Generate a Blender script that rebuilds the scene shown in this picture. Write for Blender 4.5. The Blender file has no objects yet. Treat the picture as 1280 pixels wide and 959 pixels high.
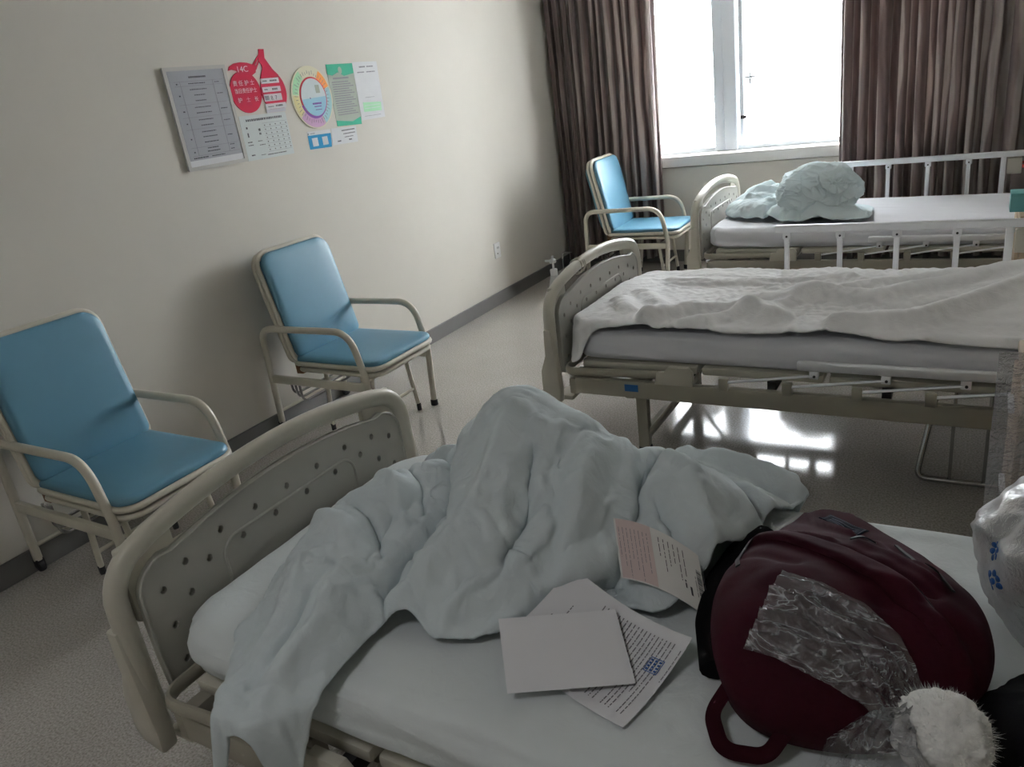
WORLD, FILL, EXPO = 8.0, 7.0, 0.32
SUND, SUNP, SUNS = (.62, .70, .36), 6, 125.0
import bpy, bmesh, math, random
import numpy as np
from mathutils import Vector, Matrix, Euler
C = bpy.context.scene.collection
PI = math.pi
rng = random.Random(7)
# ------------------------------------------------------------------ helpers
def V(*a): return Vector(a)
def link(o): C.objects.link(o); return o
def tag(o, label=None, cat=None, group=None, kind=None):
    if label: o['label'] = label
    if cat: o['category'] = cat
    if group: o['group'] = group
    if kind: o['kind'] = kind
    return o
def empty(name, loc=(0, 0, 0), rz=0, label=None, cat=None, group=None, rot=None):
    o = bpy.data.objects.new(name, None); link(o); o.empty_display_size = .05
    o.location = loc; o.rotation_euler = rot if rot else (0, 0, rz)
    return tag(o, label, cat, group)
class MB:
    """collects shapes into one mesh"""
    def __init__(s): s.v = []; s.f = []; s.mi = []; s.m = 0
    def add(s, verts, faces):
        n = len(s.v); s.v += [tuple(p) for p in verts]
        s.f += [tuple(i + n for i in f) for f in faces]; s.mi += [s.m] * len(faces); return s
    def bm(s, b, M=None):
        if M is not None: b.transform(M)
        b.verts.index_update()
        s.add([v.co[:] for v in b.verts], [[v.index for v in f.verts] for f in b.faces]); b.free(); return s
    def box(s, x0, x1, y0, y1, z0, z1, bev=0, seg=2, M=None):
        b = bmesh.new(); bmesh.ops.create_cube(b, size=1)
        for v in b.verts: v.co = V((x0+x1)/2 + v.co.x*(x1-x0), (y0+y1)/2 + v.co.y*(y1-y0), (z0+z1)/2 + v.co.z*(z1-z0))
        if bev: bmesh.ops.bevel(b, geom=b.edges[:], offset=bev, segments=seg, profile=.5, affect='EDGES')
        return s.bm(b, M)
    def tube(s, path, r, n=12, closed=False, cap=True, rz=None):
        """sweep a circle (or ellipse r x rz) along a path"""
        P = [Vector(p) for p in path]; N = len(P); rings = []
        T = []
        for i in range(N):
            if closed: t = P[(i+1) % N] - P[i-1]
            else: t = P[min(i+1, N-1)] - P[max(i-1, 0)]
            T.append(t.normalized())
        u = T[0].orthogonal().normalized()
        if abs(T[0].z) < .9: u = V(0, 0, 1).cross(T[0]).normalized()
        rr = r if hasattr(r, '__len__') else [r]*N
        for i in range(N):
            u = (u - T[i]*u.dot(T[i])).normalized(); w = T[i].cross(u)
            k = (rz if rz else rr[i])
            rings.append([P[i] + u*rr[i]*math.cos(a) + w*k*math.sin(a) for a in [2*PI*j/n for j in range(n)]])
        vs = [p for g in rings for p in g]; fs = []
        for i in range(N if closed else N-1):
            a, b = i*n, ((i+1) % N)*n
            for j in range(n): fs.append((a+j, a+(j+1) % n, b+(j+1) % n, b+j))
        if cap and not closed:
            fs.append(tuple(range(n))[::-1]); fs.append(tuple(range((N-1)*n, N*n)))
        return s.add(vs, fs)
    def lathe(s, prof, n=24, M=None):
        vs = []; fs = []
        for (r, z) in prof:
            for j in range(n): a = 2*PI*j/n; vs.append((r*math.cos(a), r*math.sin(a), z))
        for i in range(len(prof)-1):
            for j in range(n): fs.append((i*n+j, i*n+(j+1) % n, (i+1)*n+(j+1) % n, (i+1)*n+j))
        fs.append(tuple(range(n))[::-1]); fs.append(tuple(range((len(prof)-1)*n, len(prof)*n)))
        if M is not None: vs = [M @ Vector(v) for v in vs]
        return s.add(vs, fs)
    def prism(s, outline, d0, d1, M=None, bev=0, holes=()):
        """outline in local xy extruded from z=d0 to d1, optional holes (polygons)"""
        b = bmesh.new(); loops = []
        for poly in [outline] + list(holes):
            vv = [b.verts.new((p[0], p[1], d0)) for p in poly]
            loops.append([b.edges.new((vv[i], vv[(i+1) % len(vv)])) for i in range(len(vv))])
        if holes:
            bmesh.ops.triangle_fill(b, use_beauty=True, use_dissolve=False, edges=[e for l in loops for e in l])
        else:
            b.faces.new([e.verts[0] for e in loops[0]] if False else [v for v in b.verts])
        bmesh.ops.recalc_face_normals(b, faces=b.faces)
        r = bmesh.ops.extrude_face_region(b, geom=b.faces[:])
        for e in r['geom']:
            if isinstance(e, bmesh.types.BMVert): e.co.z = d1
        bmesh.ops.recalc_face_normals(b, faces=b.faces)
        if bev:
            ed = [e for e in b.edges if len(e.link_faces) == 2 and e.calc_face_angle(0) > .9 and abs(e.verts[0].co.z-e.verts[1].co.z) < 1e-6]
            bmesh.ops.bevel(b, geom=ed, offset=bev, segments=2, profile=.5, affect='EDGES')
        return s.bm(b, M)
    def build(s, name, mat, parent=None, smooth=True, angle=40, loc=None):
        me = bpy.data.meshes.new(name); me.from_pydata(s.v, [], s.f)
        mats = mat if isinstance(mat, (list, tuple)) else [mat]
        for m in mats: me.materials.append(m)
        if len(mats) > 1: me.polygons.foreach_set('material_index', s.mi)
        me.validate(); me.update()
        b = bmesh.new(); b.from_mesh(me); bmesh.ops.recalc_face_normals(b, faces=b.faces); b.to_mesh(me); b.free()
        if smooth:
            me.polygons.foreach_set('use_smooth', [True]*len(me.polygons)); me.set_sharp_from_angle(angle=math.radians(angle))
        o = bpy.data.objects.new(name, me); link(o)
        if parent: o.parent = parent
        if loc: o.location = loc
        return o
def rpath(pts, r, n=6, closed=False):
    """polyline with filleted corners; r may be a list"""
    P = [Vector(p) for p in pts]; N = len(P); out = []
    for i in range(N):
        if not closed and i in (0, N-1): out.append(P[i]); continue
        a, b, c = P[i-1], P[i], P[(i+1) % N]
        rad = r[i] if hasattr(r, '__len__') else r
        if rad <= 0: out.append(b); continue
        u = (a-b); w = (c-b); lu, lw = u.length, w.length; u.normalize(); w.normalize()
        ang = u.angle(w)
        if ang > PI - .02: out.append(b); continue
        d = min(rad/math.tan(ang/2), lu*.49, lw*.49)
        p0, p2 = b+u*d, b+w*d
        for k in range(n+1):
            t = k/n; out.append(p0*(1-t)**2 + b*2*t*(1-t) + p2*t*t)
    return out
def rrect(x0, x1, y0, y1, r, n=6):
    r = r if hasattr(r, '__len__') else [r]*4
    out = []
    for (cx, cy, a0, k) in ((x1-r[0], y1-r[0], 0, 0), (x0+r[1], y1-r[1], 90, 1), (x0+r[2], y0+r[2], 180, 2), (x1-r[3], y0+r[3], 270, 3)):
        for j in range(n+1):
            a = math.radians(a0 + 90*j/n); out.append((cx + r[k]*math.cos(a), cy + r[k]*math.sin(a)))
    return out
def copy_tree(o, parent=None):
    c = o.copy(); C.objects.link(c)
    if parent: c.parent = parent; c.matrix_parent_inverse = o.matrix_parent_inverse.copy()
    for ch in list(o.children): copy_tree(ch, c)
    return c
# ------------------------------------------------------------------ materials
def mat(name, col, rough=.5, metal=0, spec=.5, build=None, **kw):
    m = bpy.data.materials.new(name); m.use_nodes = True; nt = m.node_tree; b = nt.nodes['Principled BSDF']
    b.inputs['Base Color'].default_value = (*col, 1); b.inputs['Roughness'].default_value = rough
    b.inputs['Metallic'].default_value = metal; b.inputs['Specular IOR Level'].default_value = spec
    for k, v in kw.items(): b.inputs[k.replace('_', ' ')].default_value = v
    if build: build(nt, b)
    return m
def N(nt, t, **kw):
    n = nt.nodes.new(t)
    for k, v in kw.items():
        if k in n.inputs: n.inputs[k].default_value = v
        else: setattr(n, k, v)
    return n
def noise(nt, scale, detail=3, rough=.5, vec=None, dist=0):
    n = N(nt, 'ShaderNodeTexNoise'); n.inputs['Scale'].default_value = scale; n.inputs['Detail'].default_value = detail
    n.inputs['Roughness'].default_value = rough; n.inputs['Distortion'].default_value = dist
    if vec: nt.links.new(vec, n.inputs['Vector'])
    return n
def ramp(nt, fac, stops):
    r = N(nt, 'ShaderNodeValToRGB'); e = r.color_ramp.elements
    while len(e) < len(stops): e.new(.5)
    for k, (p, c) in enumerate(stops): e[k].position = p; e[k].color = (*c, 1) if len(c) == 3 else c
    nt.links.new(fac, r.inputs['Fac']); return r
def bump(nt, b, h, strength=.2, dist=.01, prev=None):
    u = N(nt, 'ShaderNodeBump'); u.inputs['Strength'].default_value = strength; u.inputs['Distance'].default_value = dist
    nt.links.new(h, u.inputs['Height']); nt.links.new(u.outputs['Normal'], b.inputs['Normal'])
    if prev: nt.links.new(prev.outputs['Normal'], u.inputs['Normal'])
    return u
def objc(nt): return N(nt, 'ShaderNodeTexCoord').outputs['Object']
def var(c, k): return tuple(min(1, x*k) for x in c)
def paint_build(c, sc=1.2, k=.93, bs=.03):
    def f(nt, b):
        co = objc(nt); n = noise(nt, sc, 5, .6, co)
        r = ramp(nt, n.outputs['Fac'], [(.3, var(c, k)), (.7, c)])
        nt.links.new(r.outputs['Color'], b.inputs['Base Color'])
        n2 = noise(nt, 180, 3, .6, co); bump(nt, b, n2.outputs['Fac'], bs, .002)
    return f
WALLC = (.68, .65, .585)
def wall_build(nt, b):
    co = objc(nt); n = noise(nt, 1.1, 5, .6, co)
    r = ramp(nt, n.outputs['Fac'], [(.3, var(WALLC, .94)), (.7, WALLC)])
    # scuffs low down on the wall: thin dark marks in a band
    mp = N(nt, 'ShaderNodeMapping'); nt.links.new(co, mp.inputs['Vector']); mp.inputs['Scale'].default_value = (1, 9, 16)
    n3 = noise(nt, 1.6, 6, .75, mp.outputs['Vector'], .6)
    r3 = ramp(nt, n3.outputs['Fac'], [(.66, (0, 0, 0)), (.74, (1, 1, 1))])
    n4 = noise(nt, 2.2, 2, .5, co); r4 = ramp(nt, n4.outputs['Fac'], [(.52, (0, 0, 0)), (.62, (1, 1, 1))])
    sep = N(nt, 'ShaderNodeSeparateXYZ'); nt.links.new(co, sep.inputs[0])
    band = ramp(nt, sep.outputs['Z'], [(.28, (.8, .8, .8)), (.75, (0, 0, 0))])
    m1 = N(nt, 'ShaderNodeMath', operation='MULTIPLY'); nt.links.new(r3.outputs['Color'], m1.inputs[0]); nt.links.new(r4.outputs['Color'], m1.inputs[1])
    m2 = N(nt, 'ShaderNodeMath', operation='MULTIPLY'); nt.links.new(m1.outputs[0], m2.inputs[0]); nt.links.new(band.outputs['Color'], m2.inputs[1])
    mx = N(nt, 'ShaderNodeMix', data_type='RGBA'); nt.links.new(m2.outputs[0], mx.inputs[0]); nt.links.new(r.outputs['Color'], mx.inputs[6])
    mx.inputs[7].default_value = (.3, .27, .22, 1); nt.links.new(mx.outputs[2], b.inputs['Base Color'])
    n2 = noise(nt, 160, 3, .6, co); bump(nt, b, n2.outputs['Fac'], .05, .002)
def floor_build(nt, b):
    co = objc(nt)
    n1 = noise(nt, 140, 2, .6, co); r1 = ramp(nt, n1.outputs['Fac'], [(.36, (.29, .265, .24)), (.5, (.39, .365, .335)), (.66, (.47, .445, .41))])
    n2 = noise(nt, 1.3, 5, .6, co); r2 = ramp(nt, n2.outputs['Fac'], [(.3, (.86, .86, .86)), (.7, (1, 1, 1))])
    mx = N(nt, 'ShaderNodeMix', data_type='RGBA', blend_type='MULTIPLY'); mx.inputs[0].default_value = 1
    nt.links.new(r1.outputs['Color'], mx.inputs[6]); nt.links.new(r2.outputs['Color'], mx.inputs[7])
    nt.links.new(mx.outputs[2], b.inputs['Base Color'])
    n3 = noise(nt, 3, 4, .6, co); r3 = ramp(nt, n3.outputs['Fac'], [(.3, (.06,)*3), (.75, (.13,)*3)])
    nt.links.new(r3.outputs['Color'], b.inputs['Roughness'])
    n5 = noise(nt, 5, 2, .5, co); n4 = noise(nt, 260, 2, .5, co)
    u = bump(nt, b, n5.outputs['Fac'], .05, .01); bump(nt, b, n4.outputs['Fac'], .035, .001, u)
def fabric_build(c, sc=900, k=.9, bs=.12, wr=0):
    def f(nt, b):
        co = objc(nt); n = noise(nt, 3, 4, .6, co)
        r = ramp(nt, n.outputs['Fac'], [(.3, var(c, k)), (.7, c)]); nt.links.new(r.outputs['Color'], b.inputs['Base Color'])
        n2 = noise(nt, sc, 2, .6, co); u = bump(nt, b, n2.outputs['Fac'], bs, .0008)
        if wr:
            n3 = noise(nt, 22, 5, .55, co, 1.2); bump(nt, b, n3.outputs['Fac'], wr, .012, u)
    return f
M = {}
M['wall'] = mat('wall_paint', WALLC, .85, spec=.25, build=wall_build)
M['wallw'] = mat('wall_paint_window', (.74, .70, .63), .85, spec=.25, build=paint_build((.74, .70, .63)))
M['ceil'] = mat('ceiling_paint', (.78, .76, .72), .9, build=paint_build((.78, .76, .72)))
M['floor'] = mat('pvc_floor', (.4, .37, .33), .15, spec=.5, build=floor_build)
M['base'] = mat('baseboard_grey', (.15, .145, .14), .45, build=paint_build((.15, .145, .14), 4))
M['sill'] = mat('white_stone_sill', (.80, .79, .76), .3, build=paint_build((.80, .79, .76), 5))
M['pvc'] = mat('white_window_profile', (.84, .88, .92), .35, build=paint_build((.74, .79, .84), 5, .97))
M['black'] = mat('black_rubber', (.02, .02, .022), .6, build=paint_build((.02, .02, .022), 8, .7))
M['glass'] = mat('window_glass', (1, 1, 1), .0, Transmission_Weight=1.0, IOR=1.02)
M['cream'] = mat('cream_enamelled_tube', (.60, .565, .47), .32, build=paint_build((.60, .565, .47), 7, .93, .01))
M['bedp'] = mat('cream_bed_plastic', (.54, .515, .435), .3, build=paint_build((.54, .515, .435), 6, .95, .01))
M['bedpan'] = mat('grey_bed_plastic', (.40, .39, .345), .42, build=paint_build((.40, .39, .345), 6, .95, .02))
M['bedfr'] = mat('cream_bed_steel', (.36, .335, .27), .4, build=paint_build((.36, .335, .27), 6, .93, .01))
M['alu'] = mat('satin_aluminium', (.80, .81, .83), .38, metal=.35, build=paint_build((.80, .81, .83), 20, .95, .01))
M['chrome'] = mat('chrome_tube', (.5, .5, .5), .2, metal=1, build=paint_build((.5, .5, .5), 20, .9, 0))
M['blue'] = mat('blue_vinyl', (.10, .245, .34), .42, build=fabric_build((.10, .245, .34), 260, .93, .08))
M['brownply'] = mat('brown_board', (.25, .13, .06), .6, build=paint_build((.25, .13, .06), 12))
M['sheet'] = mat('white_sheet', (.82, .83, .87), .85, spec=.2, build=fabric_build((.82, .83, .87), 900, .96, .1, .10))
M['sheetg'] = mat('pale_sheet', (.70, .745, .745), .85, spec=.2, build=fabric_build((.70, .745, .745), 900, .96, .1, .18))
M['quilt'] = mat('pale_grey_green_cotton', (.62, .685, .70), .85, spec=.2, build=fabric_build((.62, .685, .70), 900, .95, .1, .30))
M['quiltw'] = mat('white_cotton', (.86, .86, .86), .85, spec=.2, build=fabric_build((.86, .86, .86), 900, .96, .1, .24))
M['quiltb'] = mat('pale_aqua_cotton', (.66, .80, .83), .85, spec=.2, build=fabric_build((.72, .83, .86), 900, .94, .1, .28))
M['whitep'] = mat('white_plastic', (.8, .8, .79), .35, build=paint_build((.8, .8, .79), 9, .97, 0))
M['dark'] = mat('dark_gap', (.03, .03, .03), .7, build=paint_build((.03, .03, .03), 9, .7, 0))
M['bluelab'] = mat('blue_sticker', (.02, .13, .38), .4, build=paint_build((.02, .13, .38), 30, .8, 0))
def curtain_build(nt, b):
    uv = N(nt, 'ShaderNodeUVMap'); uv.uv_map = 'cloth'
    mp = N(nt, 'ShaderNodeMapping'); nt.links.new(uv.outputs['UV'], mp.inputs['Vector']); mp.inputs['Scale'].default_value = (1, 1, 1)
    # wavy lengthwise satin bands woven into the cloth
    n = noise(nt, 2.2, 3, .5, mp.outputs['Vector']); 
    mp2 = N(nt, 'ShaderNodeMapping'); nt.links.new(uv.outputs['UV'], mp2.inputs['Vector']); mp2.inputs['Scale'].default_value = (1, .22, 1)
    w = N(nt, 'ShaderNodeTexWave', wave_type='BANDS', bands_direction='X'); w.inputs['Scale'].default_value = 3.6; w.inputs['Distortion'].default_value = 3.2
    w.inputs['Detail'].default_value = 2; w.inputs['Detail Scale'].default_value = 1.3
    nt.links.new(mp2.outputs['Vector'], w.inputs['Vector'])
    r = ramp(nt, w.outputs['Color'], [(.15, (.125, .085, .078)), (.45, (.19, .137, .128)), (.72, (.22, .165, .155)), (.9, (.42, .36, .33))])
    n2 = noise(nt, 30, 2, .5, mp2.outputs['Vector']); 
    nt.links.new(r.outputs['Color'], b.inputs['Base Color'])
    rr = ramp(nt, w.outputs['Color'], [(.5, (.6,)*3), (.9, (.33,)*3)]); nt.links.new(rr.outputs['Color'], b.inputs['Roughness'])
    co = objc(nt); n4 = noise(nt, 16, 5, .6, mp2.outputs['Vector'], 1.5); u = bump(nt, b, n4.outputs['Fac'], .45, .02)
M['curtain'] = mat('mauve_brown_curtain', (.25, .17, .15), .5, build=curtain_build)
M['curtain'].node_tree.nodes['Principled BSDF'].inputs['Sheen Weight'].default_value = .3

nt = M['curtain'].node_tree; pb = nt.nodes['Principled BSDF']; om = nt.nodes['Material Output']
tl = N(nt, 'ShaderNodeBsdfTranslucent'); mxs = N(nt, 'ShaderNodeMixShader'); mxs.inputs[0].default_value = .22     # daylight glows faintly through the cloth
lk = [l for l in nt.links if l.to_socket == pb.inputs['Base Color']][0].from_socket; nt.links.new(lk, tl.inputs['Color'])
nt.links.new(pb.outputs[0], mxs.inputs[1]); nt.links.new(tl.outputs[0], mxs.inputs[2]); nt.links.new(mxs.outputs[0], om.inputs[0])
# ------------------------------------------------------------------ room
YW = 6.42; XR = 4.05; YB = -1.7; ZC = 2.8
def struct(name, mb, m, parent=None, **k):
    o = mb.build(name, m, parent, **k)
    if not parent: o['kind'] = 'structure'
    return o
struct('floor', MB().box(-.3, XR+.2, YB-.2, YW+.6, -.1, 0), M['floor'], smooth=False)
struct('ceiling', MB().box(-.3, XR+.2, YB-.2, YW+.6, ZC, ZC+.1), M['ceil'], smooth=False)
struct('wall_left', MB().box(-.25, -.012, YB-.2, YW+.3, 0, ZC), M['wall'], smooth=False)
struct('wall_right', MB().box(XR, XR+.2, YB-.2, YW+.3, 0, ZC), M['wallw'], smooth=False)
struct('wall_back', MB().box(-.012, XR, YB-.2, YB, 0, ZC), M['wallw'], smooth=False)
WX0, WX1, WZ0, WZ1 = .55, 3.15, .896, 2.45
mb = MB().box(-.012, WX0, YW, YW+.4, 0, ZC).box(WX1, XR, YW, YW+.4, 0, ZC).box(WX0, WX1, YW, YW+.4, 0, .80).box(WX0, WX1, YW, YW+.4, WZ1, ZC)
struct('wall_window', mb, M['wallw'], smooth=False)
struct('trim_1', MB().box(WX0-.03, WX1+.03, YW-.05, YW+.39, .812, .896, .006), M['sill'])     # window sill board
struct('baseboard_left', MB().box(-.012, .004, YB, YW, 0, .10, .002), M['base'], smooth=False)
struct('baseboard_window', MB().box(.004, XR, YW-.016, YW, 0, .10, .002), M['base'], smooth=False)
# window: outer frame, mullion, open sash profile, glass, stays and handle
win = empty('window_1', (0, 0, 0)); win['kind'] = 'structure'
yf = YW+.14
f = MB().box(WX0, WX0+.06, yf, yf+.07, WZ0, WZ1, .004).box(WX1-.06, WX1, yf, yf+.07, WZ0, WZ1, .004)
f.box(WX0, WX1, yf, yf+.07, WZ0, WZ0+.035, .004).box(WX0, WX1, yf, yf+.07, WZ1-.06, WZ1, .004)
f.build('window_frame', M['pvc'], win)
MB().box(1.345, 1.425, yf-.02, yf+.08, WZ0+.002, WZ1, .006).box(1.428, 1.53, yf-.035, yf+.08, WZ0+.002, WZ1, .008).build('mullion', M['pvc'], win)
MB().box(1.548, 1.585, yf-.01, yf+.10, WZ0+.05, WZ1-.05, .006).box(WX1-.12, WX1-.06, yf, yf+.06, WZ0+.05, WZ1-.05, .006).build('sash', M['pvc'], win)
MB().box(1.662, 1.670, yf+.02, yf+.06, WZ0+.13, 1.405).box(1.662, 1.670, yf+.02, yf+.06, 1.47, WZ1-.05).build('seal', M['black'], win)
h = MB().box(1.628, 1.648, yf-.02, yf+.0, 1.39, 1.48, .004).box(1.595, 1.68, yf-.035, yf-.018, 1.435, 1.452, .004)
h.build('handle', M['pvc'], win)
MB().box(1.557, 1.605, yf-.03, yf-.01, 1.135, 1.160, .004).build('stopper', M['black'], win)
s = MB().tube([(1.60, yf-.02, 1.10), (1.605, yf-.02, .93)], .003, 6).tube([(1.63, yf, .935), (1.78, yf+.05, 1.0)], .004, 6)
s.build('stay_arm', M['alu'], win)
g = MB().box(WX0+.05, 1.36, yf+.03, yf+.036, WZ0+.03, WZ1-.05).box(1.70, WX1-.1, yf+.03, yf+.036, WZ0+.03, WZ1-.05)
g.build('glass', M['glass'], win)
# curtain rail and curtains
def curtain(name, x0, x1, ztop, zbot, folds, seed, label, lean=0, gather=.0):
    r = random.Random(seed); nu, nv = folds*22, 46
    W = x1-x0
    # fold centres with uneven spacing
    ks = [r.uniform(.7, 1.35) for _ in range(folds)]; tot = sum(ks); cs = [0]
    for k in ks: cs.append(cs[-1]+k/tot)
    amp = [r.uniform(.55, 1.15) for _ in range(folds+1)]
    dr = [r.uniform(-1, 1) for _ in range(folds+1)]; dp = [r.uniform(0, 6.28) for _ in range(folds+1)]
    verts = []; uvs = []
    for j in range(nv+1):
        v = j/nv; z = zbot + (ztop-zbot)*v
        for i in range(nu+1):
            u = i/nu*folds; k = min(int(u), folds-1); t = u-k
            def node(q):
                return cs[q] + (.012*dr[q]*math.sin(2.2*(1-v)+dp[q]) if 0 < q < folds else 0)
            a, b = node(k), node(k+1)
            s_ = a + (b-a)*t
            x = x0 + W*s_ + lean*(1-v)*s_ 
            A = (amp[k]*(1-t)+amp[k+1]*t)*.042*(1+.35*(1-v))
            ph = 2*PI*t
            y = A*math.cos(ph)
            # omega overlap of the pleat and small secondary creases
            x += (.30*(b-a)*W)*math.sin(2*ph)*.55*(.75+.25*v)
            y += .007*math.sin(5*ph + dp[k] + 3*v) + .006*math.sin(11*s_*folds*.7+9*v+dp[k])*(1-v)
            y += .012*math.sin(3*v+s_*9+dp[0])
            verts.append((x, y, z)); uvs.append((i/nu*folds*.17, z))
    faces = []; 
    for j in range(nv):
        for i in range(nu):
            a = j*(nu+1)+i; faces.append((a, a+1, a+nu+2, a+nu+1))
    me = bpy.data.meshes.new(name); me.from_pydata(verts, [], faces); me.materials.append(M['curtain'])
    uvl = me.uv_layers.new(name='cloth')
    for l in me.loops: uvl.data[l.index].uv = uvs[l.vertex_index]
    me.polygons.foreach_set('use_smooth', [True]*len(me.polygons))
    o = bpy.data.objects.new(name, me); link(o)
    so = o.modifiers.new('s', 'SOLIDIFY'); so.thickness = .003
    return tag(o, label, 'curtain', 'window curtains')
c1 = curtain('curtain', 0.012, .965, 2.62, .06, 12, 3, 'mauve brown pleated curtain in the corner, behind the farthest blue chair', lean=-.02)
c1.location = (0, 6.30, 0)
c2 = curtain('curtain', 2.335, 3.98, 2.62, .06, 15, 11, 'taupe pleated curtain on the right of the window, behind the far bed')
c2.location = (0, 6.30, 0)
rl = MB().box(.02, 4.03, 6.27, 6.33, 2.64, 2.67, .004)
for k in range(5): rl.box(.3+k*.85, .34+k*.85, 6.285, 6.315, 2.668, ZC)
o = rl.build('curtain_rail', M['alu']); tag(o, 'metal curtain rail along the ceiling above the window', 'curtain rail')
# wall socket
t = empty('wall_socket', (-.012, 5.095, .425), label='small white electrical socket plate low on the left wall', cat='socket')
MB().box(0, .009, -.043, .043, -.06, .06, .003).build('plate', M['whitep'], t)
for ya, yb, za, zb in ((-.004, .000, .012, .028), (.014, .018, .012, .028), (-.012, -.002, -.030, -.020)): MB().box(.009, .0105, ya, yb, za, zb).build('slot', M['dark'], t)
# ------------------------------------------------------------------ folding accompany chairs
def make_chair():
    t = empty('folding_chair')
    W = .52
    for y in (0, W):
        p = [(.022, y, .055), (.03, y, .30), (.045, y, .54), (.13, y, .600), (.50, y, .604), (.70, y, .545), (.708, y, .33), (.69, y, .012)]
        MB().tube(rpath([p[0], p[1], (.04, y, .60), (.66, y, .606), (.712, y, .36), p[7]], [0, .2, .085, .13, .3, 0], 9), .0175, 14).build('armrest_frame', M['cream'], t)
        MB().box(.03, .70, y-.011, y+.011, .292, .335, .004).build('side_bar', M['cream'], t)
        MB().lathe([(.020, 0), (.021, .004), (.021, .03), (.018, .035)], 14, Matrix.Translation((.69, y, 0))).build('foot_cap', M['black'], t)
        c = MB(); Mx = Matrix.Translation((.022, y, .024)) @ Matrix.Rotation(PI/2, 4, 'X')
        c.lathe([(.010, -.012), (.022, -.011), (.024, -.006), (.024, .006), (.022, .011), (.010, .012)], 18, Mx)
        c.box(.006, .036, y-.016, y-.012, .02, .056, .001).box(.006, .036, y+.012, y+.016, .02, .056, .001).box(.006, .036, y-.016, y+.016, .05, .060, .002)
        c.build('caster', M['black'], t)
    # seat: two nested tube loops under a cushion
    def loop(x0, x1, z, y0, y1, r=.07): return [(x, y, z) for x, y in rrect(x0, x1, y0, y1, [r, .03, .03, r], 7)]
    MB().tube(loop(.215, .785, .408, .018, W-.018), .0135, 10, closed=True).build('seat_frame', M['cream'], t)
    MB().tube(loop(.235, .775, .374, .024, W-.024), .0125, 10, closed=True).box(.22, .76, .035, W-.035, .370, .376).build('extension_frame', M['cream'], t)
    def cushion(n, lo, hi, z0, z1, M_, rr, nm, puff=.006):
        b = bmesh.new(); out = rrect(0, lo, 0, hi, rr, 8)
        # layered rounded slab, domed top
        cx, cy = lo/2, hi/2; rings = []
        prof = [(.006, z0), (0, z0+.006), (0, z1-.012), (.003, z1-.005), (.010, z1), (.035, z1+puff*.6), (.09, z1+puff), (.17, z1+puff*1.1)]
        m = MB(); vs = []; fs = []; k = len(out)
        for d, z in prof:
            for (x, y) in out:
                dx, dy = x-cx, y-cy
                vs.append(M_ @ V(cx+dx*(1-d/(lo/2)), cy+dy*(1-d/(hi/2)), z))
        for i in range(len(prof)-1):
            for j in range(k): fs.append((i*k+j, i*k+(j+1) % k, (i+1)*k+(j+1) % k, (i+1)*k+j))
        fs.append(tuple(range(k))[::-1]); fs.append(tuple(range((len(prof)-1)*k, len(prof)*k)))
        b.free(); return MB().add(vs, fs)
    cushion(0, .565, W-.03, 0, .028, Matrix.Translation((.222, .015, .419)), [.07, .03, .03, .07], 's').build('seat_cushion', M['blue'], t)
    # backrest: local plane leaning to the wall
    b0 = V(.245, 0, .43); b1 = V(.125, 0, .985); d = (b1-b0).normalized(); nrm = V(d.z, 0, -d.x)
    Lb = (b1-b0).length
    B = Matrix(((d.x, 0, nrm.x, b0.x), (0, -1, 0, W-.015), (d.z, 0, nrm.z, b0.z), (0, 0, 0, 1)))   # x along back, y across, z out
    B = Matrix(((d.x, 0, nrm.x, b0.x), (0, 1, 0, .015), (d.z, 0, nrm.z, b0.z), (0, 0, 0, 1)))
    cushion(0, Lb, W-.03, 0, .028, B, [.075, .075, .045, .045][:1]*1+[.045, .045, .075], 'b').build('backrest_cushion', M['blue'], t)
    def bl(off, a, e, ins): return [B @ V(x, y, off) for x, y in rrect(a, e, ins, W-.03-ins, [.075, .045, .045, .075], 7)]
    MB().tube(bl(-.013, -.01, Lb+.008, -.004), .0135, 10, closed=True).build('backrest_frame', M['cream'], t)
    MB().tube(bl(-.044, -.01, Lb+.002, -.004), .0125, 10, closed=True).build('folded_frame', M['cream'], t)
    cushion(0, Lb-.06, W-.05, 0, .024, B @ Matrix.Translation((.03, W-.04, -.058)) @ Matrix.Rotation(PI, 4, 'X'), .05, 'c').build('folded_cushion', M['blue'], t)
    for yy in (.12, W-.15): MB().box(Lb-.03, Lb+.022, yy-.02, yy+.02, -.034, -.022, .002, M=B).build('hinge', M['cream'], t)
    MB().box(.20, .245, .03, W-.03, .345, .405, .002).build('hinge_board', M['brownply'], t)
    # folded inner legs with cross bars
    for y in (.085, W-.085):
        MB().tube([(.60, y, .372), (.645, y, .035)], .0125, 10).build('inner_leg', M['cream'], t)
        MB().tube([(.36, y, .372), (.32, y, .035)], .0125, 10).build('inner_leg', M['cream'], t)
        for x in (.646, .319): MB().lathe([(.012, .0), (.013, .004), (.013, .04), (.011, .042)], 12, Matrix.Translation((x, y, 0))).build('leg_cap', M['black'], t)
    for p in ([(.632, .085, .13), (.632, W-.085, .13)], [(.325, .085, .10), (.325, W-.085, .10)], [(.61, 0.01, .30), (.61, W-.01, .30)], [(.03, 0, .12), (.03, W, .12)]):
        MB().tube(p, .009, 10).build('cross_bar', M['cream'], t)
    for k in range(3): MB().tube(rpath([(.10+k*.03, .06, .30), (.10+k*.03, .06, .20-k*.02), (.10+k*.03, W-.06, .20-k*.02), (.10+k*.03, W-.06, .30)], .05, 6), .007, 8).build('folded_foot', M['chrome'], t)
    return t
chair = make_chair()
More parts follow.
